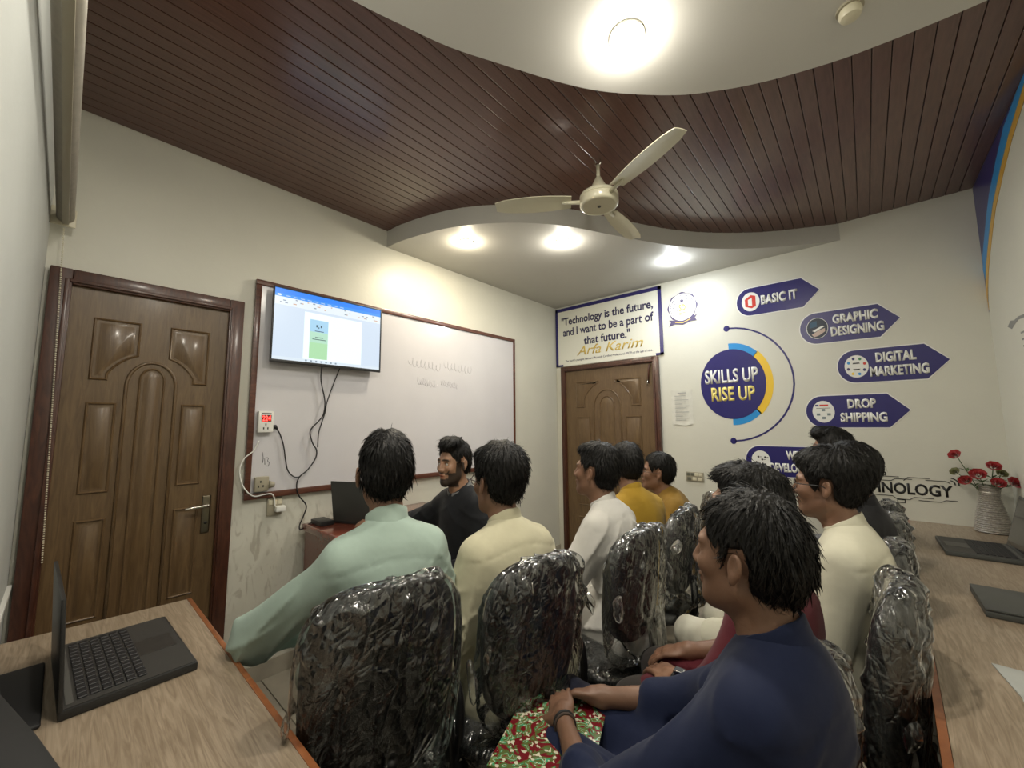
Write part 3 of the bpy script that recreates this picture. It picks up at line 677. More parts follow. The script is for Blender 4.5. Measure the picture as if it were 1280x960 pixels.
t = thing('teacher_desk', 'glossy red-brown desk against the whiteboard wall', 'desk', (.25, 1.42, 0))
box('top', (.03, .985, .765), (.47, 1.86, .805), M_tdesk, t, .012, 3)
box('front_panel', (.44, 1.02, .10), (.458, 1.84, .765), wood_mat('tdesk_front', (.14,.075,.045), (.2,.115,.07), 5, (4,4,1)), t)
box('side_panel', (.05, 1.00, 0), (.45, 1.02, .765), M_tdesk, t); box('side_panel', (.05, 1.83, 0), (.45, 1.85, .765), M_tdesk, t)

# ------------------------------------------------------------------ laptops
M_lap = mat('laptop_grey', (.022,.022,.022), .42, noise=.15, nscale=60)
M_lap2 = mat('laptop_graphite', (.055,.058,.055), .45)
def laptop(label, x, y, z, rz, w, d, ang, body=M_lap, keys=True, screen=True):
    t = thing('laptop', label, 'laptop', (x, y, z), rz)      # local: hinge along x at y=0, user at +y
    base = box('base', (-w/2, 0, 0), (w/2, d, .020), body, t, .005, local=True)
    box('deck', (-w/2+.006, .006, .020), (w/2-.006, d-.006, .0212), mat('laptop_deck', (.035,.034,.032), .5), base, local=True) if screen else None
    if keys and screen:
        me = None
        for r_ in range(6):
            for c_ in range(15):
                kx = -w/2+.025+c_*(w-.05)/15; ky = .030+r_*(d*.5)/6; kw = (w-.05)/15-.004; kh = d*.5/6-.004
                if me is None:
                    bm = bmesh.new(); add_box(bm, (0,0,0), (kw, kh, .0035), .0010, 1); me = bpy.data.meshes.new('key'); bm.to_mesh(me); bm.free(); me.materials.append(mat('keycap', (.012,.012,.014), .5))
                o = bpy.data.objects.new('key', me); COL.objects.link(o); o.parent = base; o.location = (kx, ky, .0212)
        box('touchpad', (-.05, d*.62, .0212), (.05, d*.93, .0218), mat('touchpad', (.028,.027,.026), .35), base, local=True)
        box('button_strip', (-w/2+.02, .012, .0212), (w/2-.02, .024, .0222), mat('strip', (.08,.08,.075), .4), base, local=True)
    if screen:
        mx = Matrix.Translation((0, .004, .018)) @ Matrix.Rotation(math.radians(ang), 4, 'X')
        lid = box('lid', (-w/2, 0, -.004), (w/2, d*.98, .004), body, t, .003, local=True, mtx=mx)
        box('display', (-w/2+.012, .014, -.0046), (w/2-.012, d*.98-.012, -.0039), mat('display_off', (.01,.01,.012), .12), lid, local=True, mtx=mx)
    else:
        box('lid', (-w/2, 0, .0205), (w/2, d, .028), body, t, .004, local=True)
    return t
laptop('open black laptop on the left desk in front of the brown door', 1.045, .030, .7505, math.radians(2), .40, .243, 93)
laptop('open grey laptop on the far part of the right desk beside the vase', 3.075, 3.005, .7508, math.radians(91), .34, .255, 104, M_lap2)
laptop('closed dark laptop on the right desk nearer than the open one', 2.975, 2.03, .7508, 0, .29, .27, 0, M_lap2, screen=False)
t = thing('laptop', 'dark open laptop on the teacher desk seen from behind its lid', 'laptop', (.30, 1.17, .8055), math.radians(22))
lb = box('base', (-.15, 0, 0), (.15, .21, .018), M_lap, t, .004, local=True)
mx = Matrix.Translation((0, .004, .016)) @ Matrix.Rotation(math.radians(98), 4, 'X')
box('lid', (-.15, 0, -.004), (.15, .235, .004), M_lap2, t, .003, local=True, mtx=mx)
tag(box('hard_drive', (.07, 1.02, .8055), (.21, 1.10, .832), M_black, None, .006), 'black flat device on the near end of the teacher desk', 'device')
tag(box('laptop_sleeve', (.90, Y0+.030, .7505), (1.24, .014, .760), M_blackm, None, .006, 3), 'black sleeve lying between the open laptop and the window wall', 'sleeve')
# bag near the camera
t = thing('laptop_bag', 'black padded laptop bag leaning on the window wall, nearest the camera', 'bag', (1.5, -.03, .7505))
bm = bmesh.new()
rows = []
for x, f, h in ((1.02,-.080,.16), (1.06,-.072,.20), (1.25,-.060,.225), (1.44,-.036,.20), (1.62,.010,.195), (1.78,.050,.18), (1.84,.052,.12)):
    pr = [(-.097, 0), (f-.008, 0), (f, .02), (f, h-.03), (f-.012, h-.008), (-.097+(f+.097)*.35, h)]
    pr.append((-.097, h))
    rows.append([bm.verts.new((x, p[0], .7505+p[1])) for p in pr])
for A, B in zip(rows, rows[1:]):
    for k in range(len(pr)): bm.faces.new((A[k], A[(k+1) % len(pr)], B[(k+1) % len(pr)], B[k]))
bm.faces.new(rows[0]); bm.faces.new(rows[-1][::-1]); bmesh.ops.recalc_face_normals(bm, faces=bm.faces)
bmesh.ops.bevel(bm, geom=bm.edges[:], offset=.006, segments=2, affect='EDGES')
fin('body', bm, mat('bag_black', (.006,.006,.0065), .75), t, smooth='all')
tube('handle', [(1.20,-.085,.96), (1.21,-.08,1.04), (1.27,-.075,1.09), (1.33,-.08,1.04), (1.34,-.085,.96)], .008, M_black, t, sp=4)
# paper sheet right
t = tag(prism('paper_sheet', [(2.785,1.655),(3.06,1.64),(3.05,1.30),(2.80,1.372),(2.806,1.50)], 'z', .7508, .7535, mat('grey_sheet', (.38,.39,.37), .7, noise=.08)), 'pale grey sheet on the right desk at the picture edge', 'sheet')

# ------------------------------------------------------------------ vase and flowers
VX, VY = 3.085, 3.575
t = thing('woven_vase', 'silver woven vase on the right desk in the far corner', 'vase', (VX, VY, .7505))
prof = [(.0, 0), (.060, 0)]
for k in range(46):
    z = .006 + .258*k/45; r = .072 - .030*min(1, max(0, (z-.02)/.17))**1.3 + (.004 if z > .225 else 0)
    prof.append((r + .0028*math.sin(k*PI/1.0 + PI/2), z))
prof += [(.034, .264), (.034, .02), (0, .02)]
lathe('body', prof, (0,0,0), mat('silver_weave', (.50,.47,.43), .38, metal=.55, noise=.35, nscale=120), t, 32, local=True)
M_rose = mat('rose_red', (.42,.012,.014), .55, sheen=.3); M_leaf = mat('leaf_green', (.07,.12,.04), .6); M_bud = mat('bud_green', (.22,.22,.09), .6)
fl = [(-.115,-.05,.395,'topmost red rose, standing high to the left of the bunch',1),(.02,-.05,.335,'red rose at the upper middle of the bunch',1),(-.04,-.06,.285,'large red rose in the middle of the bunch',1.15),(-.085,-.03,.245,'red rose low on the left of the bunch',1),(.025,-.075,.245,'red rose low at the front of the bunch',1),(.085,-.05,.248,'red rose furthest right in the bunch',1.1),(-.12,-.02,.295,'greenish closed flower left of the bunch',.8),(.05,-.02,.295,'greenish closed flower right of the middle of the bunch',.8)]
for i, (dx, dy, z, lab, s_) in enumerate(fl):
    t = thing('artificial_rose', lab + ' in the woven vase', 'flower', (VX, VY, .985), group=None)
    green = 'greenish' in lab
    tube('stem', [(dx*.1, dy*.1, -.12), (dx*.35, dy*.35, .0), (dx, dy, z-.2)], .0022, M_leaf, t, n=6, local=True, sp=4)
    bm = bmesh.new(); rnd = random.Random(i); s_ *= 1.45
    for ring, (n_, rr, tilt) in enumerate(((3, .007, .2), (5, .013, .55), (7, .019, .95))):
        for k in range(n_):
            a = 2*PI*k/n_ + ring*.5; c_, s2 = math.cos(a), math.sin(a); vs = []
            for u in range(4):
                for v in range(3):
                    q = (v-1)*.55; out_ = rr*s_*(.35+.65*math.sin(tilt)*u/3*1.6 if True else 0); h_ = .024*s_*(u/3)*(1-.45*tilt*u/3)
                    aa = a + q*(1.1 if u else .3); r3 = out_*(1-.12*abs(q))
                    vs.append(bm.verts.new((r3*math.cos(aa), r3*math.sin(aa), h_ - .002*abs(q))))
            for u in range(3):
                for v in range(2): bm.faces.new((vs[u*3+v], vs[u*3+v+1], vs[(u+1)*3+v+1], vs[(u+1)*3+v]))
    bmesh.ops.solidify(bm, geom=bm.faces[:], thickness=.001)
    rot = Matrix.Translation((dx, dy, z-.2)) @ Matrix.Rotation(.9, 4, 'X') @ Matrix.Rotation(dx*5, 4, 'Y')
    bmesh.ops.transform(bm, matrix=rot, verts=bm.verts[:])
    fin('bloom', bm, M_bud if green else M_rose, t, local=True, smooth='all')
    bm = bmesh.new()
    for k in range(5):
        a = k*1.3+i; p = Vector((dx*.7, dy*.7, (z-.2)*.55)); d_ = Vector((math.cos(a), math.sin(a)*.8, .5)); sd = Vector((-d_.y, d_.x, 0)).normalized()*.007
        A = bm.verts.new(p); B = bm.verts.new(p+d_*.022+sd); C_ = bm.verts.new(p+d_*.048+Vector((0,0,-.006))); D_ = bm.verts.new(p+d_*.022-sd)
        bm.faces.new((A, B, C_, D_))
    fin('leaves', bm, M_leaf, t, local=True)['kind'] = 'stuff'

# ================================================================== OFFICE CHAIRS
KX = .90     # the room's plan scale
def film_mat():
    m = bpy.data.materials.new('plastic_film'); m.use_nodes = True; nt = m.node_tree; nt.nodes.clear()
    out = nt.nodes.new('ShaderNodeOutputMaterial'); tr = nt.nodes.new('ShaderNodeBsdfTransparent'); gl = nt.nodes.new('ShaderNodeBsdfGlossy'); df = nt.nodes.new('ShaderNodeBsdfDiffuse')
    tr.inputs[0].default_value = (.93,.94,.93,1); gl.inputs['Roughness'].default_value = .16; gl.inputs[0].default_value = (1,1,1,1); df.inputs[0].default_value = (.55,.57,.56,1)
    tc = nt.nodes.new('ShaderNodeTexCoord'); mp = nt.nodes.new('ShaderNodeMapping'); mp.inputs['Scale'].default_value = (1.6, 1.6, .35); mp.inputs['Rotation'].default_value = (.5, 0, 0); nt.links.new(tc.outputs['Object'], mp.inputs[0])
    prev = None; abs_ = []
    for sc_, rot, st, ds in ((1.0, (.35,.1,.2), (26,26,3.2), .020), (1.0, (1.15,-.2,.5), (38,38,5), .012), (1.0, (-.55,.4,0), (20,20,2.6), .016)):
        mq = nt.nodes.new('ShaderNodeMapping'); mq.vector_type = 'TEXTURE'; mq.inputs['Rotation'].default_value = rot; mq.inputs['Scale'].default_value = tuple(1/v for v in st); nt.links.new(tc.outputs['Object'], mq.inputs[0])
        n = nt.nodes.new('ShaderNodeTexNoise'); n.inputs['Scale'].default_value = sc_; n.inputs['Detail'].default_value = 1.2; n.inputs['Distortion'].default_value = .5; nt.links.new(mq.outputs[0], n.inputs[0])
        rid = nt.nodes.new('ShaderNodeMath'); rid.operation = 'SUBTRACT'; rid.inputs[1].default_value = .5; nt.links.new(n.outputs[0], rid.inputs[0])
        ab = nt.nodes.new('ShaderNodeMath'); ab.operation = 'ABSOLUTE'; nt.links.new(rid.outputs[0], ab.inputs[0]); abs_.append(ab)
        bp = nt.nodes.new('ShaderNodeBump'); bp.inputs['Strength'].default_value = 1; bp.inputs['Distance'].default_value = ds; nt.links.new(ab.outputs[0], bp.inputs['Height'])
        if prev: nt.links.new(prev.outputs[0], bp.inputs['Normal'])
        prev = bp
    ab = nt.nodes.new('ShaderNodeMath'); ab.operation = 'MINIMUM'; nt.links.new(abs_[0].outputs[0], ab.inputs[0]); nt.links.new(abs_[2].outputs[0], ab.inputs[1])
    for s in (gl, df): nt.links.new(bp.outputs[0], s.inputs['Normal'])
    lw = nt.nodes.new('ShaderNodeFresnel'); lw.inputs[0].default_value = 1.42
    ma = nt.nodes.new('ShaderNodeMath'); ma.operation = 'MULTIPLY_ADD'; ma.inputs[1].default_value = 1.5; ma.inputs[2].default_value = .05; nt.links.new(lw.outputs[0], ma.inputs[0])
    cr = nt.nodes.new('ShaderNodeValToRGB'); cr.color_ramp.elements[0].position = .0; cr.color_ramp.elements[0].color = (.12,.12,.12,1); cr.color_ramp.elements[1].position = .010; cr.color_ramp.elements[1].color = (.006,.006,.006,1); nt.links.new(ab.outputs[0], cr.inputs[0])
    n4 = nt.nodes.new('ShaderNodeTexNoise'); n4.inputs['Scale'].default_value = 7; n4.inputs['Detail'].default_value = 6; n4.inputs['Distortion'].default_value = 1.2; nt.links.new(mp.outputs[0], n4.inputs[0])
    hz_ = nt.nodes.new('ShaderNodeMapRange'); hz_.inputs[1].default_value = .45; hz_.inputs[2].default_value = .72; hz_.inputs[3].default_value = 0; hz_.inputs[4].default_value = .10; nt.links.new(n4.outputs[0], hz_.inputs[0])
    ad = nt.nodes.new('ShaderNodeMath'); ad.operation = 'ADD'; nt.links.new(cr.outputs[0], ad.inputs[0]); nt.links.new(hz_.outputs[0], ad.inputs[1])
    m1 = nt.nodes.new('ShaderNodeMixShader'); nt.links.new(ad.outputs[0], m1.inputs[0]); nt.links.new(tr.outputs[0], m1.inputs[1]); nt.links.new(df.outputs[0], m1.inputs[2])
    m2 = nt.nodes.new('ShaderNodeMixShader'); nt.links.new(ma.outputs[0], m2.inputs[0]); nt.links.new(m1.outputs[0], m2.inputs[1]); nt.links.new(gl.outputs[0], m2.inputs[2]); nt.links.new(m2.outputs[0], out.inputs[0])
    return m
M_film = film_mat()
M_mesh = mat('chair_fabric', (.009,.009,.010), .85, bump=.2, bscale=400)
def vnoise(p, seed, n=5, f0=14.):
    """cheap crumple: sum of warped directional ridges"""
    r = np.random.RandomState(seed); out = np.zeros(len(p)); f = f0
    q = p + .012*np.sin(p[:, [1,2,0]]*31+seed) + .006*np.sin(p[:, [2,0,1]]*77+seed)
    for i in range(n):
        d = r.normal(size=3); d /= np.linalg.norm(d)
        ph = r.rand()*6
        s = np.sin(q@d*f + ph + 1.5*np.sin(q[:, (i+1) % 3]*f*.6+i))
        out += (1-2*np.abs(s))*(14./f); f *= 1.35
    return out
def superell(name, c, r, e, tilt, m, parent, n=(48, 28), warp=None, curve=.0, amp=0, seed=0, smooth='all', f0=14.):
    """rounded cushion; r=(thickness,width,height) half sizes"""
    th = np.linspace(0, 2*PI, n[0], endpoint=False); ph = np.linspace(-PI/2, PI/2, n[1])
    T, Pp = np.meshgrid(th, ph)
    sg = lambda v, p: np.sign(v)*np.abs(v)**p
    x = r[0]*sg(np.cos(Pp), e[0])*sg(np.cos(T), e[0]); y = r[1]*sg(np.cos(Pp), e[1])*sg(np.sin(T), e[0]); z = r[2]*sg(np.sin(Pp), e[1])
    p = np.stack([x, y, z], -1).reshape(-1, 3)
    p[:, 0] += curve*(p[:, 1]/r[1])**2
    if warp: p = warp(p)
    if amp:
        nn = p/np.array(r)**2; nn /= np.linalg.norm(nn, axis=1, keepdims=True)+1e-9
        p = p + nn*(amp*np.clip(vnoise(p, seed, f0=f0)*(f0/14.), -.6, 3)*(1 + .8*np.clip(p[:, 2]/r[2], 0, 1)**2))[:, None]
    c_, s_ = math.cos(tilt), math.sin(tilt)
    p = np.stack([p[:,0]*c_ - p[:,2]*s_, p[:,1], p[:,0]*s_ + p[:,2]*c_], 1) + np.array(c)
    p[:, :2] *= KX
    a, b = n; F_ = []
    for j in range(b-1):
        for i in range(a): F_.append((j*a+i, j*a+(i+1)%a, (j+1)*a+(i+1)%a, (j+1)*a+i))
    me = bpy.data.meshes.new(name); me.from_pydata([tuple(v) for v in p], [], F_)
    bm = bmesh.new(); bm.from_mesh(me); bmesh.ops.remove_doubles(bm, verts=bm.verts, dist=1e-5); bmesh.ops.recalc_face_normals(bm, faces=bm.faces); bm.to_mesh(me); bm.free()
    me.polygons.foreach_set('use_smooth', [True]*len(me.polygons))
    return link_mesh(name, me, m, parent, local=True)
def kt(name, pts, r, m, parent, n=10, sp=5): return tube(name, [(a*KX, b*KX, c) for a, b, c in pts], r, m, parent, n=n, local=True, sp=sp)
def make_chair(i, loc, rz, label, top=1.0, wrapseed=0, bottom=.56, film_low=.0, seat_wrap=True, bw=.205, lean=.10, grp='film-wrapped office chairs'):
    t = thing('office_chair', label, 'chair', loc, rz, grp)
    zc = (top+bottom)/2; hh = (top-bottom)/2; bx = -.235
    superell('seat', (.0, 0, .470), (.225,.225,.035), (.55,.7), 0, M_mesh, t)
    superell('backrest', (bx, 0, zc), (.034, bw, hh), (.62,.62), lean, M_mesh, t, curve=.045)
    sd = wrapseed
    # crumpled film bag round the back: follows the pad, loose towards the hem
    def warp(p):
        low = np.clip((-p[:, 2]-hh*.55)/(hh*.6), 0, 1)
        p = p.copy(); p[:, 0] *= 1 + np.where(p[:, 0] < 0, 1.9, .3)*low; p[:, 0] -= np.where(p[:, 0] < 0, .010*np.abs(np.sin(p[:, 1]*38+sd+p[:, 2]*6)), 0); p[:, 1] *= 1 - .10*low; p[:, 2] -= film_low*low*(.6+.6*np.sin(p[:, 1]*23+sd))
        return p
    superell('plastic_wrap', (bx-.004, 0, zc-.012), (.055, bw+.020, hh+.022), (.60,.62), lean, M_film, t, n=(170, 130), warp=warp, curve=.045, amp=.0050, seed=sd, f0=24.)
    # gathered bunches of film at the edges
    rr = np.random.RandomState(sd+40)
    for s, zz in ((1, zc+.02), (-1, zc-.02)):
        superell('film_bunch', (bx-.02, s*(bw+.030), zz+rr.uniform(-.06,.06)), (.022,.014,.045), (1.3,1.2), .3*s, M_film, t, n=(60, 40), amp=.0085, seed=sd+7+s)
    if seat_wrap: superell('seat_wrap', (.0, 0, .470), (.236,.236,.045), (.55,.7), 0, M_film, t, n=(70, 30), amp=.0022, seed=sd+3)
    kt('back_support', [(-.05,0,.425), (-.20,0,.420), (-.262,0,.46), (-.275,0,.54), (bx-.036,0,bottom+.08)], .016, M_black, t)
    for s in (-1, 1):
        kt('armrest', [(-.10,s*.20,.425), (-.11,s*.262,.45), (-.115,s*.272,.56), (-.09,s*.272,.63), (-.0,s*.272,.650), (.09,s*.272,.635), (.135,s*.272,.57), (.12,s*.266,.46), (.08,s*.20,.425)], .0135, M_black, t)
    tube('gas_column', [(0,0,.10), (0,0,.26), (0,0,.261), (0,0,.43)], [.030,.030,.019,.019], M_black, t, n=16, local=True)
    box('tilt_box', (-.09,-.06,.405), (.09,.06,.440), M_black, t, .01, local=True)
    lathe('hub', [(0,.085),(.040,.085),(.046,.10),(.044,.135),(.032,.15),(0,.15)], (0,0,0), M_black, t, 20, local=True)
    for k in range(5):
        a = 2*PI*k/5 + .3 + i*.37; c_, s_ = math.cos(a), math.sin(a)
        lg = kt('base_leg', [(.03*c_, .03*s_, .115), (.16*c_, .16*s_, .112), (.285*c_, .285*s_, .082)], [.024]*1+[.022]*4+[.021]*1+[.018]*4+[.016], M_black, t, sp=5)
        bm = bmesh.new(); cx_, cy_ = .285*c_*KX, .285*s_*KX; q = a*1.7
        dx, dy = math.cos(q), math.sin(q)
        for e in (-1, 1): add_tube(bm, [(cx_+dx*(.006*e), cy_+dy*(.006*e), .026), (cx_+dx*(.024*e), cy_+dy*(.024*e), .026)], .026, 14)
        add_tube(bm, [(cx_, cy_, .03), (cx_, cy_, .085)], .008, 8)
        fin('caster', bm, M_black, lg, local=True, smooth=True)
    return t
D = math.radians

# ================================================================== PEOPLE: implicit surface modelling
class Field:
    def __init__(s, lo, hi, h):
        s.lo = np.array(lo, float); s.h = h; s.n = np.ceil((np.array(hi)-s.lo)/h).astype(int)+1
        s.D = np.full(s.n, 1.0, np.float32)
    def sub(s, lo, hi):
        a = np.maximum(0, np.floor((lo-s.lo)/s.h).astype(int)); b = np.minimum(s.n, np.ceil((hi-s.lo)/s.h).astype(int)+1)
        if (b <= a).any(): return None
        ax = [s.lo[i]+s.h*np.arange(a[i], b[i], dtype=np.float32) for i in range(3)]
        P_ = np.stack(np.meshgrid(*ax, indexing='ij'), -1).astype(np.float32)
        return tuple(slice(a[i], b[i]) for i in range(3)), P_
    def run(s, prims):
        for (kind, fn, lo, hi, k) in prims:
            m = k + 2.5*s.h
            r = s.sub(lo-m, hi+m)
            if r is None: continue
            sl, P_ = r; d = fn(P_).astype(np.float32); D0 = s.D[sl]
            if kind == 'add':
                if k > 0: h_ = np.maximum(k-np.abs(D0-d), 0)/k; s.D[sl] = np.minimum(D0, d) - h_*h_*k*.25
                else: s.D[sl] = np.minimum(D0, d)
            elif kind == 'cut':
                d = -d
                if k > 0: h_ = np.maximum(k-np.abs(D0-d), 0)/k; s.D[sl] = np.maximum(D0, d) + h_*h_*k*.25
                else: s.D[sl] = np.maximum(D0, d)
            elif kind == 'disp': s.D[sl] = np.where(D0 < .5, D0 + d, D0)
    def mesh(s):
        I = s.D < 0; A = np.zeros(tuple(s.n-1), np.int8)
        for dx in (0,1):
            for dy in (0,1):
                for dz in (0,1): A += I[dx:s.n[0]-1+dx, dy:s.n[1]-1+dy, dz:s.n[2]-1+dz]
        c = np.argwhere((A > 0) & (A < 8))
        if len(c) == 0: return np.zeros((0,3)), np.zeros((0,4), int)
        idx = np.full(A.shape, -1, np.int32); idx[c[:,0], c[:,1], c[:,2]] = np.arange(len(c))
        acc = np.zeros((len(c), 3)); cnt = np.zeros(len(c))
        O = [(x,y,z) for x in (0,1) for y in (0,1) for z in (0,1)]
        for a in O:
            for ax in range(3):
                if a[ax]: continue
                b = list(a); b[ax] = 1
                da = s.D[c[:,0]+a[0], c[:,1]+a[1], c[:,2]+a[2]]; db = s.D[c[:,0]+b[0], c[:,1]+b[1], c[:,2]+b[2]]
                m = (da < 0) != (db < 0); t = np.where(m, da/np.where(m, da-db, 1), 0)
                p = np.array(a, float)[None] + 0*acc; p[:, ax] += t
                acc += p*m[:, None]; cnt += m
        V = s.lo + s.h*(c + acc/cnt[:, None])
        Q = []
        for ax in range(3):
            u, v = (ax+1) % 3, (ax+2) % 3
            sl0 = [slice(1, -1)]*3; sl1 = [slice(1, -1)]*3
            sl0[ax] = slice(0, -1); sl1[ax] = slice(1, None)
            i0 = I[tuple(sl0)]; i1 = I[tuple(sl1)]; e = np.argwhere(i0 != i1)
            if len(e) == 0: continue
            off = np.array([1,1,1]); off[ax] = 0; g = e + off
            fl_ = i0[e[:,0], e[:,1], e[:,2]]
            def cell(du, dv):
                q = g.copy(); q[:, u] += du; q[:, v] += dv; return idx[q[:,0], q[:,1], q[:,2]]
            q = np.stack([cell(-1,-1), cell(0,-1), cell(0,0), cell(-1,0)], 1)
            q[~fl_] = q[~fl_][:, ::-1]; Q.append(q)
        Q = np.concatenate(Q); Q = Q[(Q >= 0).all(1)]
        return V, Q
def v3(*a): return np.array(a, float)
def cap(a, b, ra, rb, k=.02, kind='add'):
    a = np.asarray(a, float); b = np.asarray(b, float); ab = b-a; L2 = float(ab@ab)+1e-12; rm = max(ra, rb)
    def fn(P_):
        t = np.clip(((P_-a)@ab)/L2, 0, 1); q = P_-a-t[..., None]*ab
        return np.sqrt((q*q).sum(-1)) - (ra+(rb-ra)*t)
    return (kind, fn, np.minimum(a, b)-rm, np.maximum(a, b)+rm, k)
def ell(c, r, Rm=None, k=.02, kind='add'):
    c = np.asarray(c, float); r = np.asarray(r, float); rm = r.max() if Rm is not None else r
    def fn(P_):
        q = P_-c
        if Rm is not None: q = q@Rm
        k0 = np.sqrt(((q/r)**2).sum(-1)); k1 = np.sqrt(((q/(r*r))**2).sum(-1))+1e-9
        return k0*(k0-1)/k1
    return (kind, fn, c-rm, c+rm, k)
def rotm(yaw=0, pitch=0, roll=0):
    """columns = local axes; local x forward, y left, z up; pitch>0 looks up"""
    m = Matrix.Rotation(yaw, 3, 'Z') @ Matrix.Rotation(-pitch, 3, 'Y') @ Matrix.Rotation(roll, 3, 'X')
    return np.array(m)
def np_mesh(name, V, Q, m, parent, cols=None, extra=None):
    me = bpy.data.meshes.new(name); nV, nF = len(V), len(Q)
    me.vertices.add(nV); me.vertices.foreach_set('co', np.ascontiguousarray(V, np.float32).ravel())
    me.loops.add(nF*4); me.loops.foreach_set('vertex_index', np.ascontiguousarray(Q, np.int32).ravel())
    me.polygons.add(nF); me.polygons.foreach_set('loop_start', np.arange(0, nF*4, 4, dtype=np.int32))
    me.polygons.foreach_set('use_smooth', np.ones(nF, bool)); me.update(calc_edges=True); me.validate()
    if cols is not None:
        ca = me.color_attributes.new('Col', 'FLOAT_COLOR', 'POINT')
        ca.data.foreach_set('color', np.concatenate([cols, np.ones((nV,1))], 1).astype(np.float32).ravel())
    return link_mesh(name, me, m, parent, local=True)

M_skin = mat('skin', (.3,.16,.1), .48, attr='Col', noise=.10, nscale=25, bump=.05, bscale=300)
M_skin.node_tree.nodes['Principled BSDF'].inputs['Subsurface Weight'].default_value = .08
M_skin.node_tree.nodes['Principled BSDF'].inputs['Subsurface Radius'].default_value = (.012,.005,.003)
M_hair = mat('hair_black', (.0055,.0048,.0045), .48, spec=.28, noise=.4, nscale=90, stretch=(1,1,.3), bump=.35, bscale=160)
M_eye = mat('eye_white', (.55,.52,.48), .15); M_iris = mat('iris', (.02,.01,.006), .1)
M_shoe = mat('sandal_brown', (.05,.025,.012), .5)
def cloth(name, c, rough=.75): return mat(name, c, rough, noise=.10, nscale=6, bump=.55, bscale=8, sheen=.1, spec=.2)

def head_prims(T, jaw=1.0, s=1.0):
    """T(p)->person space; returns prims"""
    Rm, C = T
    g = lambda *p: C + Rm@(np.array(p)*s)
    e = lambda c, r, k=.02, kind='add', R2=None: ell(g(*c), np.array(r)*s, Rm if R2 is None else Rm@R2, k, kind)
    cp = lambda a, b, ra, rb, k=.02, kind='add': cap(g(*a), g(*b), ra*s, rb*s, k, kind)
    P_ = [e((-.018,0,.032), (.098,.077,.090)), e((.034,0,-.030), (.060,.058,.082), .03),
          cp((-.005,.046,-.058), (.066,.012,-.094), .020, .017, .03), cp((-.005,-.046,-.058), (.066,-.012,-.094), .020, .017, .03),
          e((.072,0,-.096), (.020,.020,.017), .02),
          cp((.084,.014,.026), (.078,.042,.022), .010, .009, .015), cp((.084,-.014,.026), (.078,-.042,.022), .010, .009, .015),
          e((.066,.040,-.022), (.022,.020,.020), .02), e((.066,-.040,-.022), (.022,.020,.020), .02),
          e((.092,.031,.004), (.013,.015,.010), .014, 'cut'), e((.092,-.031,.004), (.013,.015,.010), .014, 'cut'),
          cp((.088,0,.016), (.1085,0,-.026), .0075, .0115, .014), e((.099,.012,-.031), (.011,.008,.008), .008), e((.099,-.012,-.031), (.011,.008,.008), .008),
          e((.091,0,-.055), (.011,.024,.008), .008), e((.089,0,-.0685), (.011,.020,.008), .006), e((.106,0,-.0615), (.012,.026,.0018), .003, 'cut')]
    for q in (-1, 1):
        P_.append(cp((.078,q*.021,.0095), (.0765,q*.042,.0065), .0065, .006, .005))
        P_.append(cp((.077,q*.021,-.0055), (.0755,q*.041,-.0065), .0055, .005, .005))
        R2 = np.array(Matrix.Rotation(q*-.35, 3, 'Z') @ Matrix.Rotation(-.2, 3, 'Y'))
        P_.append(e((-.012,q*.0885,-.004), (.0175,.0078,.028), .006, 'add', R2))
        P_.append(e((-.005,q*.086,-.030), (.009,.006,.010), .006, 'add', R2))
        P_.append(e((-.008,q*.0965,.001), (.0112,.0075,.0185), .004, 'cut', R2))
    return P_
def hand_prims(wr, d, nrm, side, curl=.5, spread=.0, s=1.0, thumb=.8):
    """d = pointing direction, nrm = palm normal (out of the palm), side=+1 left hand"""
    d = np.array(d, float); d /= np.linalg.norm(d); nrm = np.array(nrm, float); nrm -= d*(d@nrm); nrm /= np.linalg.norm(nrm)
    lat = np.cross(nrm, d)*(-side)            # towards the thumb
    out = [cap(wr, wr+d*.03, .023, .024, .02)]
    Rm = np.stack([d, lat, nrm], 1)
    out.append(ell(wr+d*.052, (.048,.040,.014), Rm, .015))
    for i, (o, l) in enumerate(((.027,.078),(.009,.086),(-.010,.080),(-.028,.062))):
        p = wr + d*.082 + lat*o; dd = d + lat*o*spread*8; a = 0
        seg = (l*.45, l*.30, l*.25); r = .0088 if i < 3 else .0078
        prev = wr + d*.05 + lat*o*.8
        out.append(cap(prev, p, r+.001, r, .008))
        for j, sl in enumerate(seg):
            a += curl*(.55, .75, .5)[j]
            q = p + (dd*math.cos(a) + nrm*math.sin(a))*sl
            out.append(cap(p, q, r-.0006*j, r-.0006*(j+1), .003)); p = q
    p0 = wr + d*.020 + lat*.026; t1 = p0 + (d*.75+lat*thumb+nrm*.25)*.036; t2 = t1 + (d*.95+lat*thumb*.35+nrm*.35)*.030; t3 = t2 + (d+nrm*.35)*.022
    out += [cap(p0, t1, .015, .0115, .015), cap(t1, t2, .0105, .0095, .004), cap(t2, t3, .0095, .008, .004)]
    return out

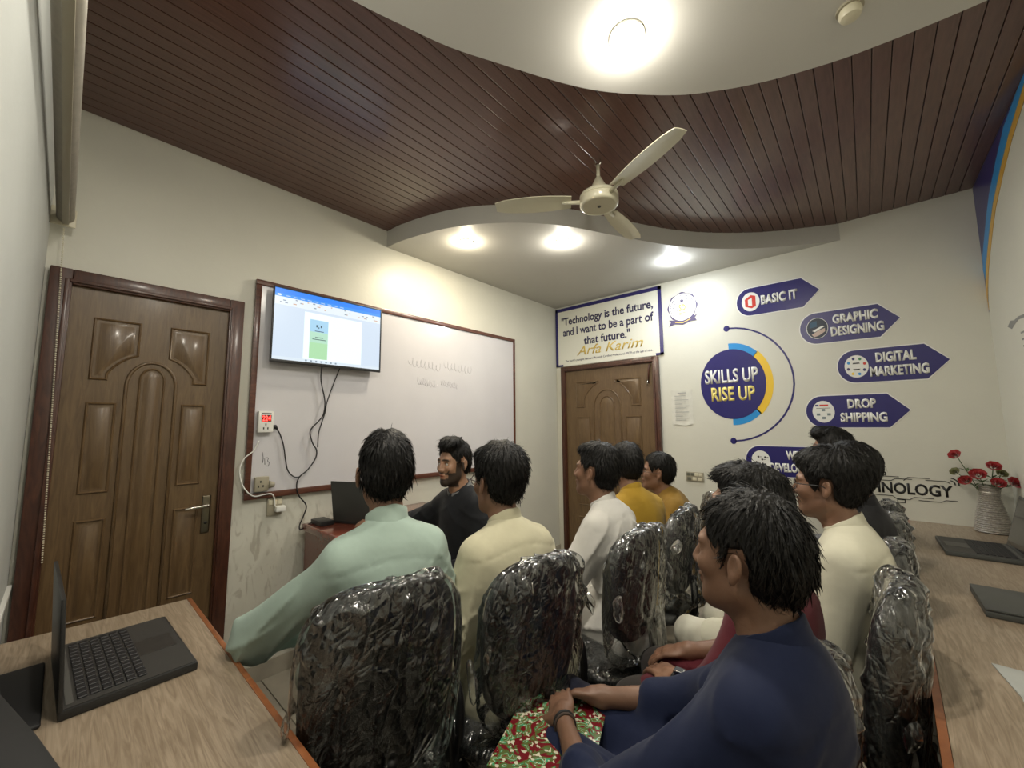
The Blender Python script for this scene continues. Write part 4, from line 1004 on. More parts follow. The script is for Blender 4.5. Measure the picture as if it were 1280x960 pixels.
def hair_strands(Vh, Nh, C, Rm, n, rng, q_of, length=.030, lift=.07, style='comb'):
    """thin tapered locks lying on the hair surface"""
    if len(Vh) == 0: return None
    ids = rng.randint(0, len(Vh), n); p = Vh[ids]; nn = Nh[ids]
    crown = C + Rm@v3(-.055, .01, .135)
    d = p - crown
    d += Rm@v3(0,0,-.02)
    d = d - nn*(d*nn).sum(1, keepdims=True); d /= np.linalg.norm(d, axis=1, keepdims=True)+1e-9
    d += rng.normal(size=d.shape)*.16; d = d - nn*(d*nn).sum(1, keepdims=True); d /= np.linalg.norm(d, axis=1, keepdims=True)+1e-9
    side = np.cross(nn, d); Ls = length*(.6+.8*rng.rand(n)); lf = lift*(.3+rng.rand(n)*1.2); w0 = .0007+.0009*rng.rand(n)
    qe = q_of(p + d*Ls[:, None]); ok = (np.linalg.norm(p-crown, axis=1) > .030) & (qe[:,2] > np.interp(qe[:,0], HXL, HZL)-.006) & ((((np.abs(qe)-np.array([0,.092,0]) - np.array([0,0,0])) if False else np.stack([qe[:,0]+.010, np.abs(qe[:,1])-.092, qe[:,2]+.006], 1))/np.array([.027,.034,.039]))**2).sum(1).__gt__(1.0)
    p, nn, d, side, Ls, lf, w0 = [v[ok] for v in (p, nn, d, side, Ls, lf, w0)]; n = len(p)
    V = []
    for j, t in enumerate((0, .4, .75, 1.0)):
        s_ = (Ls*t)[:, None]; c = p + d*s_ + nn*(-.0015 + lf[:, None]*s_*.35 - s_*s_*4.6 + .0028*min(1, t*3)); w_ = (w0*(1, 1, .7, .12)[j])[:, None]
        V += [c-side*w_, c+side*w_]
    V = np.stack(V, 1).reshape(-1, 3); base = (np.arange(n)*8)[:, None]
    Q = np.concatenate([base+np.array([[0,1,3,2]]), base+np.array([[2,3,5,4]]), base+np.array([[4,5,7,6]])])
    return V, Q
HXL = np.array([-.2, -.115, -.075, -.045, -.030, -.028, .006, .012, .030, .052, .066, .085, .2]); HZL = np.array([-.082, -.082, -.078, -.062, -.036, .026, .026, -.012, -.010, .030, .066, .074, .08])
def vnormals(V, Q):
    n = np.cross(V[Q[:,2]]-V[Q[:,0]], V[Q[:,3]]-V[Q[:,1]]); N = np.zeros_like(V)
    for k in range(4): np.add.at(N, Q[:,k], n)
    return N/(np.linalg.norm(N, axis=1, keepdims=True)+1e-12)

def person(label, head, yaw, hy=0, hp=0, hr=0, lean=.07, side=0.0, skin=(.235,.125,.078), kur=None, kurc=(.6,.6,.5), tro=(.3,.3,.3), arms=None, sleeve=1.0, hres=.0048, res=.0085,
           hair='short', glasses=False, beard=0, collar='band', skirt=True, ks=1.0, nstr=900, hip=None, drop=None, hairtop=1.0, grp=None, kneedir=0, hs=1.0, headw=.93, feetx=.42, wide=1.0, rel=None, knees=None, seed=1):
    """head: world position of the head centre; yaw: world heading of the body (0 = +X)"""
    rng = np.random.RandomState(seed)
    c_, s_ = math.cos(yaw), math.sin(yaw)
    # hips sit behind the head by lean and to the side
    bx = head[0] - (c_*lean - s_*side)*KX; by = head[1] - (s_*lean + c_*side)*KX
    t = thing('person', label, 'person', (bx, by, 0), yaw)
    hz = head[2]; HC = v3(lean, side, hz); H = v3(0, 0, .555)
    Hd = rotm(hy, hp, hr)
    N = HC + Hd@v3(-.030, 0, -.070) + v3(-.028, 0, -.085)
    if rel is not None: N = N + np.array(rel)
    SK = lambda p: p
    ax = N-H; ln = np.linalg.norm(ax); ax /= ln; ang = math.atan2(ax[0], ax[2]); Rt = rotm(0, -ang) @ rotm(0, 0, 0)
    roll = math.atan2(ax[1], ax[2]); Rt = np.array(Matrix.Rotation(-roll, 3, 'X') @ Matrix.Rotation(ang, 3, 'Y'))
    mid = H + ax*ln*.40 + Rt@v3(-.028,0,0); ch = H + ax*ln*.70 + Rt@v3(-.020,0,0); sh = N + Rt@v3(-.012,0,-.060)
    w_ = wide
    def torso(g):
        return [ell(H+v3(-.02,0,0), (.115+g,.165*w_+g,.095+g), None, .05), ell(mid, (.095+g,.140*w_+g,.13+g), Rt, .06), ell(ch, (.108+g,.158*w_+g,.150+g), Rt, .06),
                cap(sh+Rt@v3(0,.135*w_,-.012), sh+Rt@v3(0,-.135*w_,-.012), .048+g, .048+g, .05), cap(sh+Rt@v3(0,.06,.018), sh+Rt@v3(0,-.06,.018), .042+g, .042+g, .04),
                cap(N+Rt@v3(-.01,0,-.01), N+Rt@v3(-.01,0,.01), .052+g*.5, .050+g*.4, .05)]
    # arms
    arms = arms or {}
    A = {}
    for q in (1, -1):
        S_ = sh + Rt@v3(.005, q*.165*w_, -.018)
        a = arms.get(q, {}); E = np.array(a.get('e', (S_[0]+.06, q*.235*w_, .66)), float); Wr = np.array(a.get('w', (.30, q*.10, .635)), float)
        A[q] = (S_, E, Wr, np.array(a.get('d', (1, -q*.25, -.25)), float), np.array(a.get('n', (0, 0, -1)), float), a.get('curl', .45))
    kn = knees or {}
    LG = {}
    for q in (1, -1):
        hp_ = H + v3(.0, q*.085, -.03); K = np.array(kn.get(q, (.43, q*.13, .525)), float); An = v3(K[0]-.02+ (feetx-.42), K[1]*.95, .095); LG[q] = (hp_, K, An)
    prims = torso(0)
    for q in (1, -1):
        S_, E, Wr, hd, hn, cu = A[q]
        prims += [cap(S_-v3(0,q*.02,.01), E, .040, .038, .03), cap(E, E+(Wr-E)*.35, .036, .036, .02), cap(E+(Wr-E)*.35, Wr, .035, .024, .02)] + hand_prims(Wr, hd, hn, q, cu)
        a, K, An = LG[q]
        prims += [cap(a, K, .078, .055, .04), cap(K, K+(An-K)*.4, .054, .052, .03), cap(K+(An-K)*.4, An, .050, .036, .03), cap(An+v3(-.03,0,-.045), An+v3(.12,q*.02,-.062), .034, .026, .03)]
    neck = [cap(N+v3(.0,0,-.02), HC+Hd@v3(-.030,0,-.055), .056, .050, .03), cap(N+v3(.02,0,-.0), HC+Hd@v3(.015,0,-.075), .040, .036, .03)]
    hpz = head_prims((Hd, HC), s=hs)
    lo = v3(-.35,-.45,.0); hi = v3(.75,.45,hz+.2)
    for q in (1, -1): lo = np.minimum(lo, np.minimum(A[q][1], A[q][2])-.14); hi = np.maximum(hi, np.maximum(A[q][1], A[q][2])+.14)
    lo[2] = max(lo[2], .0)
    if res < .0095: bres = .009
    else: bres = res
    fb = Field(lo, hi, bres); fb.run(prims + neck); 
    zcut = N[2]+.030
    V1, Q1 = fb.mesh()
    cut_ok = V1[:, 2] < zcut + .012
    # wrists: fine hands replace the coarse ones
    hands = []
    for q in (1, -1):
        S_, E, Wr, hd, hn, cu = A[q]; hd = hd/np.linalg.norm(hd)
        near = ((V1-Wr)@hd > .012) & (np.linalg.norm(V1-Wr-hd*.09, axis=1) < .15)
        # only remove vertices that belong to the hand (close to it)
        fh = Field(Wr+hd*.08-.15, Wr+hd*.08+.15, max(.0036, hres*.8)); fh.run([cap(E+(Wr-E)*.35, Wr, .037, .025, .02)] + hand_prims(Wr, hd, hn, q, cu))
        Vh, Qh = fh.mesh()
        if len(Vh):
            keep = ((Vh-Wr)@hd > -.012); Qh = Qh[keep[Qh].all(1)]; hands.append((Vh, Qh))
        dist = np.full(len(V1), 9.); i_ = np.where(near)[0]
        if len(i_) and len(Vh):
            g = ((V1[i_]-fh.lo)/fh.h).round().astype(int); g = np.clip(g, 0, fh.n-1); dv = fh.D[g[:,0], g[:,1], g[:,2]]
            cut_ok[i_[np.abs(dv) < .012]] = False
    Q1 = Q1[cut_ok[Q1].all(1)]
    fh = Field(HC-.165, HC+.165, hres); fh.lo[2] = min(fh.lo[2], zcut-.02)
    fh = Field(v3(HC[0]-.165, HC[1]-.15, zcut-.01), HC+v3(.165,.15,.165), hres); fh.run([cap(N+Rt@v3(-.01,0,-.01), N+Rt@v3(-.01,0,.01), .052, .050, .05)] + neck + hpz); V2, Q2 = fh.mesh()
    Vs = [V1, V2]; Qs = [Q1, Q2+len(V1)]; n0 = len(V1)+len(V2)
    for a, b in hands: Vs.append(a); Qs.append(b+n0); n0 += len(a)
    V = np.concatenate(Vs); Q = np.concatenate(Qs)
    used = np.zeros(len(V), bool); used[Q.ravel()] = True; mp = np.cumsum(used)-1; V = V[used]; Q = mp[Q]
    # colours in head frame
    h = ((V-HC)@Hd)/hs; col = np.tile(np.array(skin), (len(V), 1))
    def blend(mask, c): 
        global np
        m_ = np.clip(mask, 0, 1)[:, None]; return col*(1-m_) + np.array(c)*m_
    lip = 1-((h[:,0]-.098)/.02)**2-(h[:,1]/.026)**2-((h[:,2]+.061)/.013)**2; col = blend(np.clip(lip*2, 0, .8), (skin[0]*.85, skin[1]*.5, skin[2]*.5))
    for q in (1, -1):
        br = np.where((h[:,0] > .06) & (np.abs(h[:,1]-q*.030) < .019) & (np.abs(h[:,2]-.0255+.12*np.abs(np.abs(h[:,1])-.026)) < .0052), 1, 0); col = blend(br*.9, (.012,.009,.007))
        ly = np.where((h[:,0] > .06) & (np.abs(h[:,1]-q*.031) < .012) & (np.abs(h[:,2]-.0075) < .0022), 1, 0); col = blend(ly*.8, (.015,.01,.008))
    if beard:
        bm_ = (h[:,2] < -.030-.12*np.clip(h[:,0]-.03, 0, 1)*0) & (h[:,2] > -.125) & (h[:,0] > -.0) & ~((h[:,2] > -.076) & (np.abs(h[:,1]) < .022) & (h[:,2] < -.048)) & ~((h[:,0] > .085) & (h[:,2] > -.044))
        side_ = (np.abs(h[:,1]) > .045) & (h[:,2] < .01) & (h[:,2] > -.09) & (h[:,0] > -.005) & (h[:,0] < .035)
        lowm = bm_ & ((h[:,2] < -.072) | (np.abs(h[:,1]) > .036) & (h[:,2] < -.045) | ((h[:,2] > -.052) & (h[:,0] > .08)))
        col = blend((lowm | side_)*beard, (.014,.010,.008))
    npz = np_scale = lambda V_: V_*np.array([KX, KX, 1.0])
    body = np_mesh('body', npz(V), Q, M_skin, t, col)
    for q in (1, -1):
        e = HC + Hd@(v3(.0715, q*.031, .0010)*hs)
        bm = bmesh.new(); bmesh.ops.create_uvsphere(bm, u_segments=14, v_segments=10, radius=.0120*hs, matrix=Matrix.Translation(e*np.array([KX,KX,1])))
        eo = fin('eye', bm, M_eye, body, local=True, smooth='all')
        e2 = HC + Hd@(v3(.0775, q*.031, .0010)*hs); bm = bmesh.new(); bmesh.ops.create_uvsphere(bm, u_segments=12, v_segments=8, radius=.0066*hs, matrix=Matrix.Translation(e2*np.array([KX,KX,1])))
        # third level stops here: iris is a part of the eye mesh's own colour
        fin('iris', bm, M_iris, body, local=True, smooth='all')
    # ---------------- hair
    g = lambda *p: HC + Hd@(np.array(p)*hs)
    top = hairtop
    hp2 = [ell(g(-.022,0,.040), np.array((.108,.0815,.094*top))*hs, Hd, .02), ell(g(-.045,0,-.005), np.array((.078,.073,.078))*hs, Hd, .03)]
    if hair == 'quiff': hp2 += [ell(g(.055,.015,.105*top), np.array((.045,.055,.030))*hs, Hd, .03), ell(g(.01,.0,.118*top), np.array((.06,.06,.024))*hs, Hd, .03)]
    if hair == 'fringe': hp2 += [ell(g(.062,0,.078), np.array((.036,.060,.030))*hs, Hd, .03), ell(g(-.01,0,.10*top), np.array((.08,.075,.04))*hs, Hd, .03)]
    if hair == 'full': hp2 += [ell(g(-.03,0,.055), np.array((.112,.093,.092))*hs, Hd, .03), ell(g(.055,0,.090), np.array((.035,.06,.03))*hs, Hd, .03)]
    if hair == 'swept': hp2 += [ell(g(-.01,-.01,.10), np.array((.095,.072,.036))*hs, Hd, .03), ell(g(.07,-.02,.088), np.array((.028,.045,.022))*hs, Hd, .02)]
    hx_ = np.array([-.2, -.115, -.075, -.045, -.030, -.028, .006, .012, .030, .052, .066, .085, .2]); hz_ = np.array([-.082, -.082, -.078, -.062, -.036, .026, .026, -.012, -.010, .030, .066, .074, .08])
    if hair == 'full': hz_ = hz_ + np.array([-.01,-.01,-.01,-.01,-.01,0,0,-.01,-.012,-.02,-.018,-.012,0])
    def cutfn(P_):
        q = ((P_-HC)@Hd)/hs; z0 = np.interp(q[..., 0], hx_, hz_); j = .004*np.sin(q[..., 1]*160+q[..., 0]*90)
        return (q[..., 2]-z0+j)*.75*hs
    for q in (1, -1): hp2.append(ell(g(-.010,q*.092,-.006), np.array((.027,.042,.039))*hs, Hd, .008, 'cut'))
    hp2.append(('cut', cutfn, HC-.2, HC+.2, .006))
    fr = rng.rand(6)*6
    def hdisp(P_):
        q = (P_-HC)@Hd; a = np.arctan2(q[..., 1], q[..., 0]+.05); z = q[..., 2]
        return (.0022*np.sin(a*26+fr[0]+z*40+2*np.sin(z*60+fr[1])) + .0018*np.sin(a*47+fr[2]-z*70) + .0022*np.sin(q[..., 0]*70+fr[3]+3*np.sin(q[..., 1]*40)))
    hp2.append(('disp', hdisp, HC-.2, HC+.2, 0))
    fhh = Field(HC-.18, HC+.18, max(.0042, hres)); fhh.run(hp2); Vh, Qh = fhh.mesh()
    Nh = vnormals(Vh, Qh)
    st = hair_strands(Vh, Nh, HC, Hd, int(nstr*2.6), rng, lambda p_: ((p_-HC)@Hd)/hs)
    if st is not None: Qh = np.concatenate([Qh, st[1]+len(Vh)]); Vh = np.concatenate([Vh, st[0]])
    np_mesh('hair', npz(Vh), Qh, M_hair, t)
    # ---------------- trousers
    tp = [ell(H+v3(-.02,0,-.01), (.128,.175,.100), None, .05)]
    for q in (1, -1):
        a, K, An = LG[q]; tp += [cap(a, K, .092, .076, .05), cap(K, K+(An-K)*.5, .078, .074, .04), cap(K+(An-K)*.5, An+v3(0,0,.02), .072, .052, .03)]
    fd = rng.rand(8)*6
    def tdisp(P_): return .004*np.sin(P_[..., 2]*55+P_[..., 0]*30+2*np.sin(P_[..., 1]*25+fd[0])) + .003*np.sin(P_[..., 0]*70+fd[1]+2*np.sin(P_[..., 2]*30))
    tp.append(('disp', tdisp, v3(-.5,-.5,0), v3(.8,.5,.9), 0)); 
    ft = Field(v3(-.3,-.35,.03), v3(.62,.35,.68), .0115); ft.run(tp); Vt, Qt = ft.mesh()
    np_mesh('trousers', npz(Vt), Qt, cloth('cloth_%.3f_%.3f_%.3f' % tro, tro), t)
    # ---------------- shirt / kurta
    kp = torso(.016)[:-1]; 
    for q in (1, -1):
        S_, E, Wr, hd, hn, cu = A[q]; We = E + (Wr-E)*sleeve if sleeve > .05 else None
        kp += [cap(S_-v3(0,q*.028,.008), E, .050, .054, .07), cap(S_-v3(0,q*.014,.03)+(E-S_)*.18, E, .0515, .054, .06)]
        if sleeve > 0: kp += [cap(E, E+(Wr-E)*sleeve*.97, .054, .054-.010*sleeve, .025)]
    if skirt:
        for q in (1, -1):
            a, K, An = LG[q]; kp += [cap(a+v3(0,0,.012), a+(K-a)*.80+v3(0,0,.014), .100, .086, .06)]
            kp += [cap(a+v3(.02,q*.03,-.02), a+(K-a)*.6+v3(0,q*.035,-.05), .070, .060, .05)]
        kp += [ell(H+v3(-.03,0,-.04), (.135,.185,.085), None, .05)]
    if drop: 
        for (a, b, ra, rb) in drop: kp.append(cap(np.array(a), np.array(b), ra, rb, .03))
    kf = rng.rand(12)*6
    def kdisp(P_):
        q = (P_-mid)@Rt; y = q[..., 1]; z = q[..., 2]; x = q[..., 0]
        m1 = np.clip(np.sin(y*9+z*7+kf[5])+np.sin(z*13-y*5+kf[6])+.35, 0, 1.); m2 = np.clip(np.sin(y*8-z*9+kf[7])+np.sin(z*6+y*12+kf[8])+.2, 0, 1.)
        w1 = np.sin((z+.75*np.abs(y))*34+kf[0]+1.1*np.sin(y*11+kf[1])+x*6); w2 = np.sin((y*.9+z*.55)*40+kf[2]+1.3*np.sin(z*11+kf[3])+x*8)
        e1 = np.clip((.30-z)/.2, .15, 1)          # smooth over the shoulders
        d = ks*e1*(-np.maximum(.0105*m1*(1-np.abs(w1))**2.4, .0095*m2*(1-np.abs(w2))**2.4) + .0020*np.sin(x*30+y*22+z*14+kf[4]))
        return d
    kp.append(('disp', kdisp, v3(-.6,-.6,.2), v3(.8,.6,hz), 0))
    yz = ln*.60 + .078
    kp.append(cap(N+Rt@v3(-.014,0,-.04), N+Rt@v3(-.006,0,-.006), .078, .064, .04))
    yoke = ch + Rt@v3(0,0,.085)
    def seam(P_):
        q = (P_-yoke)@Rt; m_ = np.clip(-q[..., 0]/.03, 0, 1)
        return m_*(.0022*np.exp(-((q[..., 2]-.02*np.cos(q[..., 1]*14))/.0040)**2))
    kp.append(('disp', seam, v3(-.6,-.6,.5), v3(.6,.6,hz), 0))
    lo2 = np.minimum(lo, v3(-.33,-.42,.25)); lo2[2] = .25 if not drop else .12
    fk = Field(lo2, v3(hi[0], hi[1], HC[2]), res); fk.run(kp); Vk, Qk = fk.mesh()
    kob = np_mesh(kur or 'kurta', npz(Vk), Qk, cloth('cloth_%.3f_%.3f_%.3f' % kurc, kurc), t)
    q_ax = (HC+Hd@v3(-.028,0,-.055) - N); q_ax /= np.linalg.norm(q_ax); ca_ = np.cross(v3(0,1,0), q_ax); ca_ /= np.linalg.norm(ca_); cb_ = np.cross(q_ax, ca_)
    bm = bmesh.new(); rings = []
    prof = [(.074,-.012,0),(.0700,.012,0),(.0675,.040,0),(.0665,.056,0),(.0645,.058,0),(.0625,.056,0),(.0635,-.01,0)] if collar == 'band' else [(.078,-.012,0),(.086,.002,0),(.074,.040,0),(.069,.044,0),(.063,.040,0),(.063,-.01,0)]
    NS = 40
    for (rr_, hh_, _) in prof:
        row = []
        for k_ in range(NS):
            u = PI + (2*PI)*(k_+.5)/NS; fr_ = (1+math.cos(u))/2          # 1 at the throat
            gap = .016 if abs((u % (2*PI)) - 0) < .16 or abs((u % (2*PI)) - 2*PI) < .16 else 0
            pt = N + Rt@v3(.004,0,0) + ca_*(rr_*math.cos(u)*1.02) + cb_*(rr_*math.sin(u)*1.0) + q_ax*(hh_ - gap*(hh_ > 0) - .030*fr_ + .0012*math.sin(u*7+kf[0]))
            row.append(bm.verts.new(tuple(pt*np.array([KX,KX,1]))))
        rings.append(row)
    for Aq, Bq in zip(rings, rings[1:]):
        for k_ in range(NS): bm.faces.new((Aq[k_], Aq[(k_+1) % NS], Bq[(k_+1) % NS], Bq[k_]))
    bmesh.ops.recalc_face_normals(bm, faces=bm.faces)
    fin('collar', bm, cloth('cloth_%.3f_%.3f_%.3f' % kurc, kurc) if collar == 'band' else cloth('collar_grey', (.16,.16,.16)), kob, local=True, smooth='all')
    for q in (1, -1):
        a, K, An = LG[q]; b = An+v3(.04, q*.008, -.094)
        bm = bmesh.new(); pts = [(b[0]-.085, b[1]-.03), (b[0]-.10, b[1]), (b[0]-.085, b[1]+.03), (b[0]+.03, b[1]+.042), (b[0]+.10, b[1]+.038), (b[0]+.135, b[1]+.0), (b[0]+.10, b[1]-.038), (b[0]+.03, b[1]-.042)]
        add_prism(bm, [(x*KX, y*KX) for x, y in pts], 'z', .001, .016); 
        add_tube(bm, [((b[0]+.07+.035*0)*KX, (b[1]+.045*math.cos(u))*KX, .012+.052*math.sin(u)) for u in np.linspace(0, PI, 9)], .006, 6)
        fin('sandal', bm, M_shoe, t, local=True)
    if glasses:
        fr_ = [];
        T3 = lambda p: tuple((HC+Hd@(np.array(p)*hs))*np.array([KX,KX,1]))
        bm = bmesh.new()
        for q in (1, -1):
            add_tube(bm, [T3((.098-.006*math.cos(a)*q*0, q*.031+.023*math.cos(a), .0+.018*math.sin(a))) for a in np.linspace(0, 2*PI, 20, endpoint=False)], .0016, 6, closed=True)
            add_tube(bm, [T3((.098, q*.054, .006)), T3((.085, q*.072, .006)), T3((.0, q*.088, .004)), T3((-.02, q*.088, -.008))], .0017, 6)
        add_tube(bm, [T3((.098, -.009, .004)), T3((.103, 0, .008)), T3((.098, .009, .004))], .0016, 6)
        go = fin('glasses', bm, M_black if glasses == 'black' else mat('glasses_brown', (.06,.03,.02), .3), t, local=True, smooth='all')
        gm = mat('lens', (.9,.9,.9), .03); gm.node_tree.nodes['Principled BSDF'].inputs['Alpha'].default_value = .16
        for q in (1, -1):
            bm = bmesh.new(); vs = [bm.verts.new(T3((.098, q*.031+.022*math.cos(a), .017*math.sin(a)))) for a in np.linspace(0, 2*PI, 20, endpoint=False)]; bm.faces.new(vs)
            fin('lens', bm, gm, go, local=True)
    t_info = dict(N=N, HC=HC, Rt=Rt, A=A, KX=KX)
    return t, t_info

# ------------------------------------------------------------------ who sits where
AZ = lambda x, y: math.atan2(y, x)
SKIN = (.30,.155,.09)
person('person from behind in a mint green kurta, elbow on the left desk', (1.47,.667,1.237), AZ(-.93,.30), hy=0.0, lean=.02, wide=.93, kurc=(.36,.46,.405), tro=(.33,.45,.38), res=.0075, hres=.0044, hair='short', nstr=1600, seed=2,
       arms={1: dict(e=(.17,.352,.788), w=(.28,.16,.74), d=(.3,-1,-.1), n=(0,0,-1)), -1: dict(e=(.02,-.245,.70), w=(.27,-.10,.64))}, ks=1.15)
person('person from behind in a cream kurta with spectacles, second from the left desk', (1.565,1.065,1.176), AZ(-1,.18), hy=.10, lean=.06, kurc=(.56,.525,.375), tro=(.42,.38,.26), res=.0075, hres=.0046, hair='full', nstr=1600, glasses='brown', seed=3, ks=1.7,
       drop=[((-.17,-.08,.50), (-.16,-.06,.25), .055,.045), ((-.12,-.17,.52), (-.12,-.17,.30), .05,.04)], arms={1: dict(e=(.03,.235,.68), w=(.27,.08,.66)), -1: dict(e=(.0,-.235,.66), w=(.27,-.10,.64))})
person('person in profile in a white kurta, in front of the far brown door', (1.62,1.67,1.160), AZ(-1,-.10), hp=.10, lean=.09, kurc=(.62,.605,.57), tro=(.5,.48,.45), wide=1.06, arms={1: dict(e=(.14,.26,.70), w=(.34,.10,.66)), -1: dict(e=(.10,-.24,.68), w=(.32,-.10,.66))}, res=.0085, hres=.0046, hair='swept', nstr=1200, seed=4, ks=1.6,
       drop=[((-.20,.17,.56), (-.22,.24,.22), .055,.025), ((-.10,.20,.52), (-.18,.24,.26), .04,.02)])
person('person from behind in a bright mustard kurta', (1.56,2.10,1.152), AZ(-.93,.35), hy=.0, lean=.09, kurc=(.42,.26,.03), tro=(.12,.09,.06), res=.0095, hres=.0055, hair='short', nstr=700, seed=5, ks=1.0)
person('person with spectacles in an olive mustard kurta, farthest by the light switch', (1.53,2.62,1.066), AZ(-.9,-.42), hy=.0, hp=.05, hr=-.06, lean=.17, kurc=(.25,.145,.025), tro=(.10,.08,.05), res=.0100, hres=.0055, hair='short', nstr=700, glasses='brown', seed=6, ks=1.2)
boy, bi = person('boy in a dark blue kurta nearest the camera, hands clasped on a folder', (2.388,.915,1.119), AZ(-1,.13), hy=-.02, hp=.03, lean=-.07, hs=.965, kurc=(.006,.011,.038), tro=(.012,.014,.030), res=.0070, hres=.0036, hair='short', nstr=2600, seed=7, ks=.8, wide=.93, skin=(.20,.108,.068), hairtop=1.04,
       arms={1: dict(e=(.16,.245,.63), w=(.405,.075,.625), d=(.75,-.62,.12), n=(-.2,-.35,-.9), curl=.75), -1: dict(e=(.14,-.20,.68), w=(.385,-.080,.635), d=(.85,.50,-.05), n=(0,.5,-.85), curl=.85)}, sleeve=.45, knees={1:(.50,.10,.515), -1:(.53,-.12,.52)})
B, Bi = person('person in profile in a maroon kurta behind the boy in blue', (2.305,1.326,1.128), AZ(-1,0), hp=.10, lean=.0, kurc=(.085,.009,.016), tro=(.035,.03,.028), res=.0085, hres=.0045, hair='swept', nstr=1400, seed=8, hairtop=.97,
       arms={1: dict(e=(.06,.235,.68), w=(.20,.11,.645), d=(.85,-.5,-.1), n=(0,-.2,-1)), -1: dict(e=(.06,-.225,.65), w=(.23,-.10,.64))}, sleeve=.35, knees={1:(.33,.10,.52), -1:(.34,-.13,.52)})
person('person in profile with spectacles in an off-white kurta beside the right desk', (2.462,1.810,1.160), AZ(-1,.10), hy=.06, lean=.0, hs=.965, kurc=(.62,.60,.48), tro=(.62,.60,.50), res=.0080, hres=.0045, hair='full', nstr=1400, glasses='black', beard=.25, seed=9, ks=.7, knees={1:(.49,.13,.525), -1:(.47,-.13,.525)})
person('person in a black shirt close behind the off-white kurta', (2.50,2.36,1.150), AZ(-.95,.2), lean=-.05, kur='shirt', kurc=(.012,.012,.014), tro=(.04,.04,.045), res=.0100, hres=.0060, hair='full', nstr=500, seed=10)
person('person of whom only the hair shows, last in the row by the far wall', (2.42,2.99,1.215), AZ(-1,.0), lean=.06, kurc=(.16,.16,.17), tro=(.05,.05,.05), res=.0110, hres=.0065, hair='quiff', nstr=500, seed=11)
person('bearded teacher in a black shirt sitting by the whiteboard, facing left', (.86,1.45,1.172), AZ(-.05,-1), hy=.12, hp=-.03, lean=.05, kur='shirt', kurc=(.012,.013,.016), tro=(.02,.02,.024), res=.0085, hres=.0046, hair='quiff', nstr=1000, beard=.93, collar='shirt', seed=12, skirt=False, skin=(.33,.185,.115),
       arms={-1: dict(e=(.12,-.345,.80), w=(.26,-.47,.845), d=(1,-.35,-.05), n=(0,0,-1), curl=.3), 1: dict(e=(-.02,.25,.68), w=(.19,.12,.655), d=(.8,-.6,-.1))}, sleeve=.93)
# watch, bracelet, folder
def on_wrist(nm, info, q, m, parent, r=.031, w=.008, par_off=.0, th=.004):
    S_, E, Wr, hd, hn, cu = info['A'][q]; ax = (Wr-E)/np.linalg.norm(Wr-E); c = Wr - ax*par_off
    a = np.cross(ax, [0,0,1.]); a /= np.linalg.norm(a); b = np.cross(ax, a)
    pts = [tuple((c + a*r*math.cos(u) + b*r*math.sin(u))*np.array([KX,KX,1])) for u in np.linspace(0, 2*PI, 22, endpoint=False)]
    return tube(nm, pts, th, m, parent, n=8, local=True, closed=True), (c, a, b, ax)
on_wrist('bracelet', bi, 1, M_blackm, boy, r=.0285, par_off=.004, th=.0040); on_wrist('bracelet', bi, 1, mat('thread_brown', (.06,.04,.03), .8), boy, r=.0285, par_off=.014, th=.0034)
_, (c, a, b, ax) = on_wrist('watch_strap', Bi, 1, M_black, B, r=.029, par_off=.02, th=.005)
wc = c + v3(0,-.0,.031)
box('watch_case', tuple((wc-v3(.016,.014,.004))*v3(KX,KX,1)), tuple((wc+v3(.016,.014,.005))*v3(KX,KX,1)), M_chrome, B, .003, local=True)
box('watch_face', tuple((wc+v3(-.012,-.010,.005))*v3(KX,KX,1)), tuple((wc+v3(.012,.010,.006))*v3(KX,KX,1)), M_black, B, 0, local=True)
on_wrist('wrist_thread', Bi, 1, M_blackm, B, r=.033, par_off=.07, th=.0016)
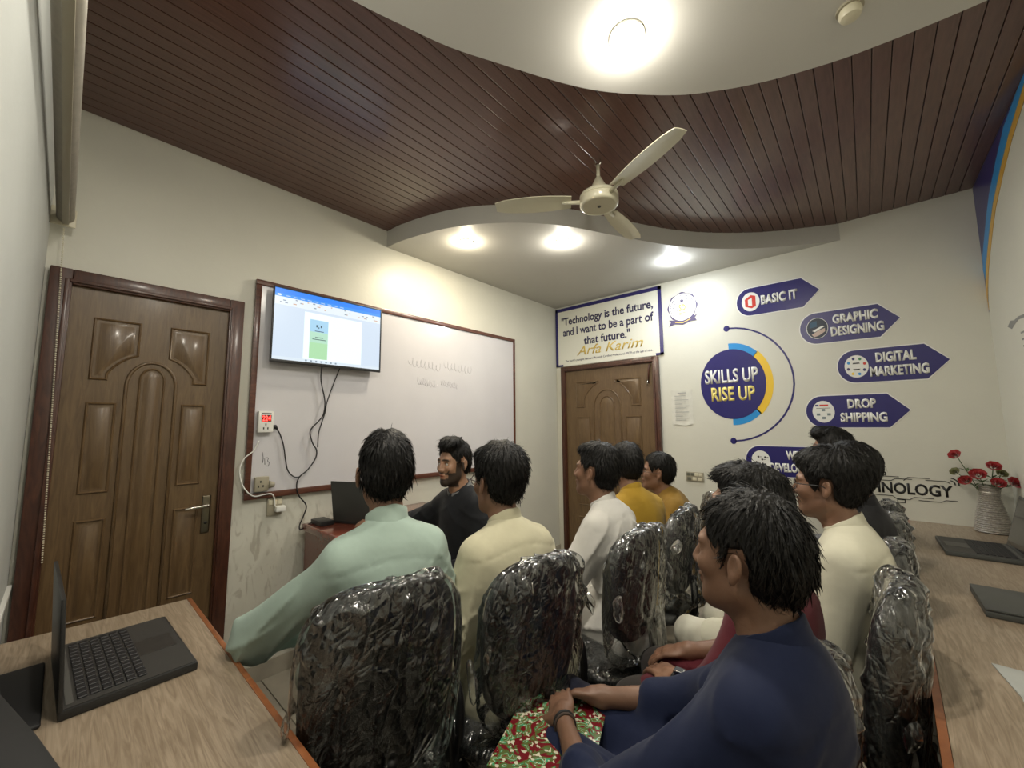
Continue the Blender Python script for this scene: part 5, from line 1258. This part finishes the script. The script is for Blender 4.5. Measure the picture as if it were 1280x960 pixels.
# colourful folder on the boy's lap
def folder_mat():
    m = bpy.data.materials.new('folder_print'); m.use_nodes = True; nt = m.node_tree; b = nt.nodes['Principled BSDF']; tc = nt.nodes.new('ShaderNodeTexCoord')
    v = nt.nodes.new('ShaderNodeTexVoronoi'); v.inputs['Scale'].default_value = 130; n = nt.nodes.new('ShaderNodeTexNoise'); n.inputs['Scale'].default_value = 17; n.inputs['Distortion'].default_value = 3
    nt.links.new(tc.outputs['Object'], v.inputs[0]); nt.links.new(tc.outputs['Object'], n.inputs[0])
    cr = nt.nodes.new('ShaderNodeValToRGB'); cr.color_ramp.interpolation = 'CONSTANT'; E_ = cr.color_ramp.elements
    E_[0].position = 0; E_[0].color = (.16,.010,.016,1); E_[1].position = .45; E_[1].color = (.10,.13,.035,1)
    for p, c in ((.53,(.04,.34,.16,1)),(.56,(.6,.62,.5,1)),(.575,(.12,.15,.04,1)),(.66,(.25,.02,.03,1))): e = E_.new(p); e.color = c
    nt.links.new(n.outputs[0], cr.inputs[0])
    c2 = nt.nodes.new('ShaderNodeValToRGB'); c2.color_ramp.interpolation = 'CONSTANT'; c2.color_ramp.elements[1].position = .86; c2.color_ramp.elements[0].color = (0,0,0,1)
    sp = nt.nodes.new('ShaderNodeSeparateColor'); nt.links.new(v.outputs['Color'], sp.inputs[0]); nt.links.new(sp.outputs[0], c2.inputs[0])
    mx = nt.nodes.new('ShaderNodeMix'); mx.data_type = 'RGBA'; nt.links.new(c2.outputs[0], mx.inputs[0]); nt.links.new(cr.outputs[0], mx.inputs[6]); mx.inputs[7].default_value = (.62,.60,.46,1)
    nt.links.new(mx.outputs[2], b.inputs['Base Color']); b.inputs['Roughness'].default_value = .22; b.inputs['Coat Weight'].default_value = .5; return m
t = thing('folder', 'colourful red and green patterned folder on the lap of the boy in blue', 'folder', (1.935, .885, .60), math.radians(200))
box('cover', (-.115,-.155,.0), (.115,.155,.006), folder_mat(), t, .002, local=True)

CHAIRS = [  # x, y, heading(deg), top, bottom, seed, lean, label
    (1.50,.60,166, 1.015,.56, 1, 'film-wrapped chair of the person in mint green, nearest the left desk'),
    (1.605,1.02,172, .985,.54, 2, 'film-wrapped chair of the person in cream'),
    (1.69,1.52,178, .985,.58, 3, 'film-wrapped chair behind the person in white by the far door'),
    (1.655,2.08,184, .965,.56, 4, 'film-wrapped chair behind the person in bright mustard'),
    (1.60,2.74,200, .93,.54, 5, 'film-wrapped chair of the person by the light switch'),
    (2.262,.985,178, .925,.52, 6, 'film-wrapped chair of the boy in dark blue, low at the bottom of the picture'),
    (2.39,1.46,178, .985,.50, 7, 'tall film-wrapped chair against the edge of the right desk'),
    (2.405,1.95,178, .965,.54, 8, 'film-wrapped chair of the person in off-white'),
    (2.42,2.50,178, .965,.54, 9, 'film-wrapped chair behind the person in the black shirt'),
    (2.42,3.02,180, .95,.54, 10, 'film-wrapped chair farthest back by the far wall'),
    (.87,1.50,-92, .93,.54, 11, 'chair of the teacher beside the teacher desk'),
]
for i, (x, y, a, tp, bt, sd, lab) in enumerate(CHAIRS):
    make_chair(i, (x, y, 0), D(a), lab, top=tp, bottom=bt, wrapseed=sd, film_low=(.16,.12,.12,.08)[i] if i < 4 else .05, bw=.205 if i < 5 else .20)
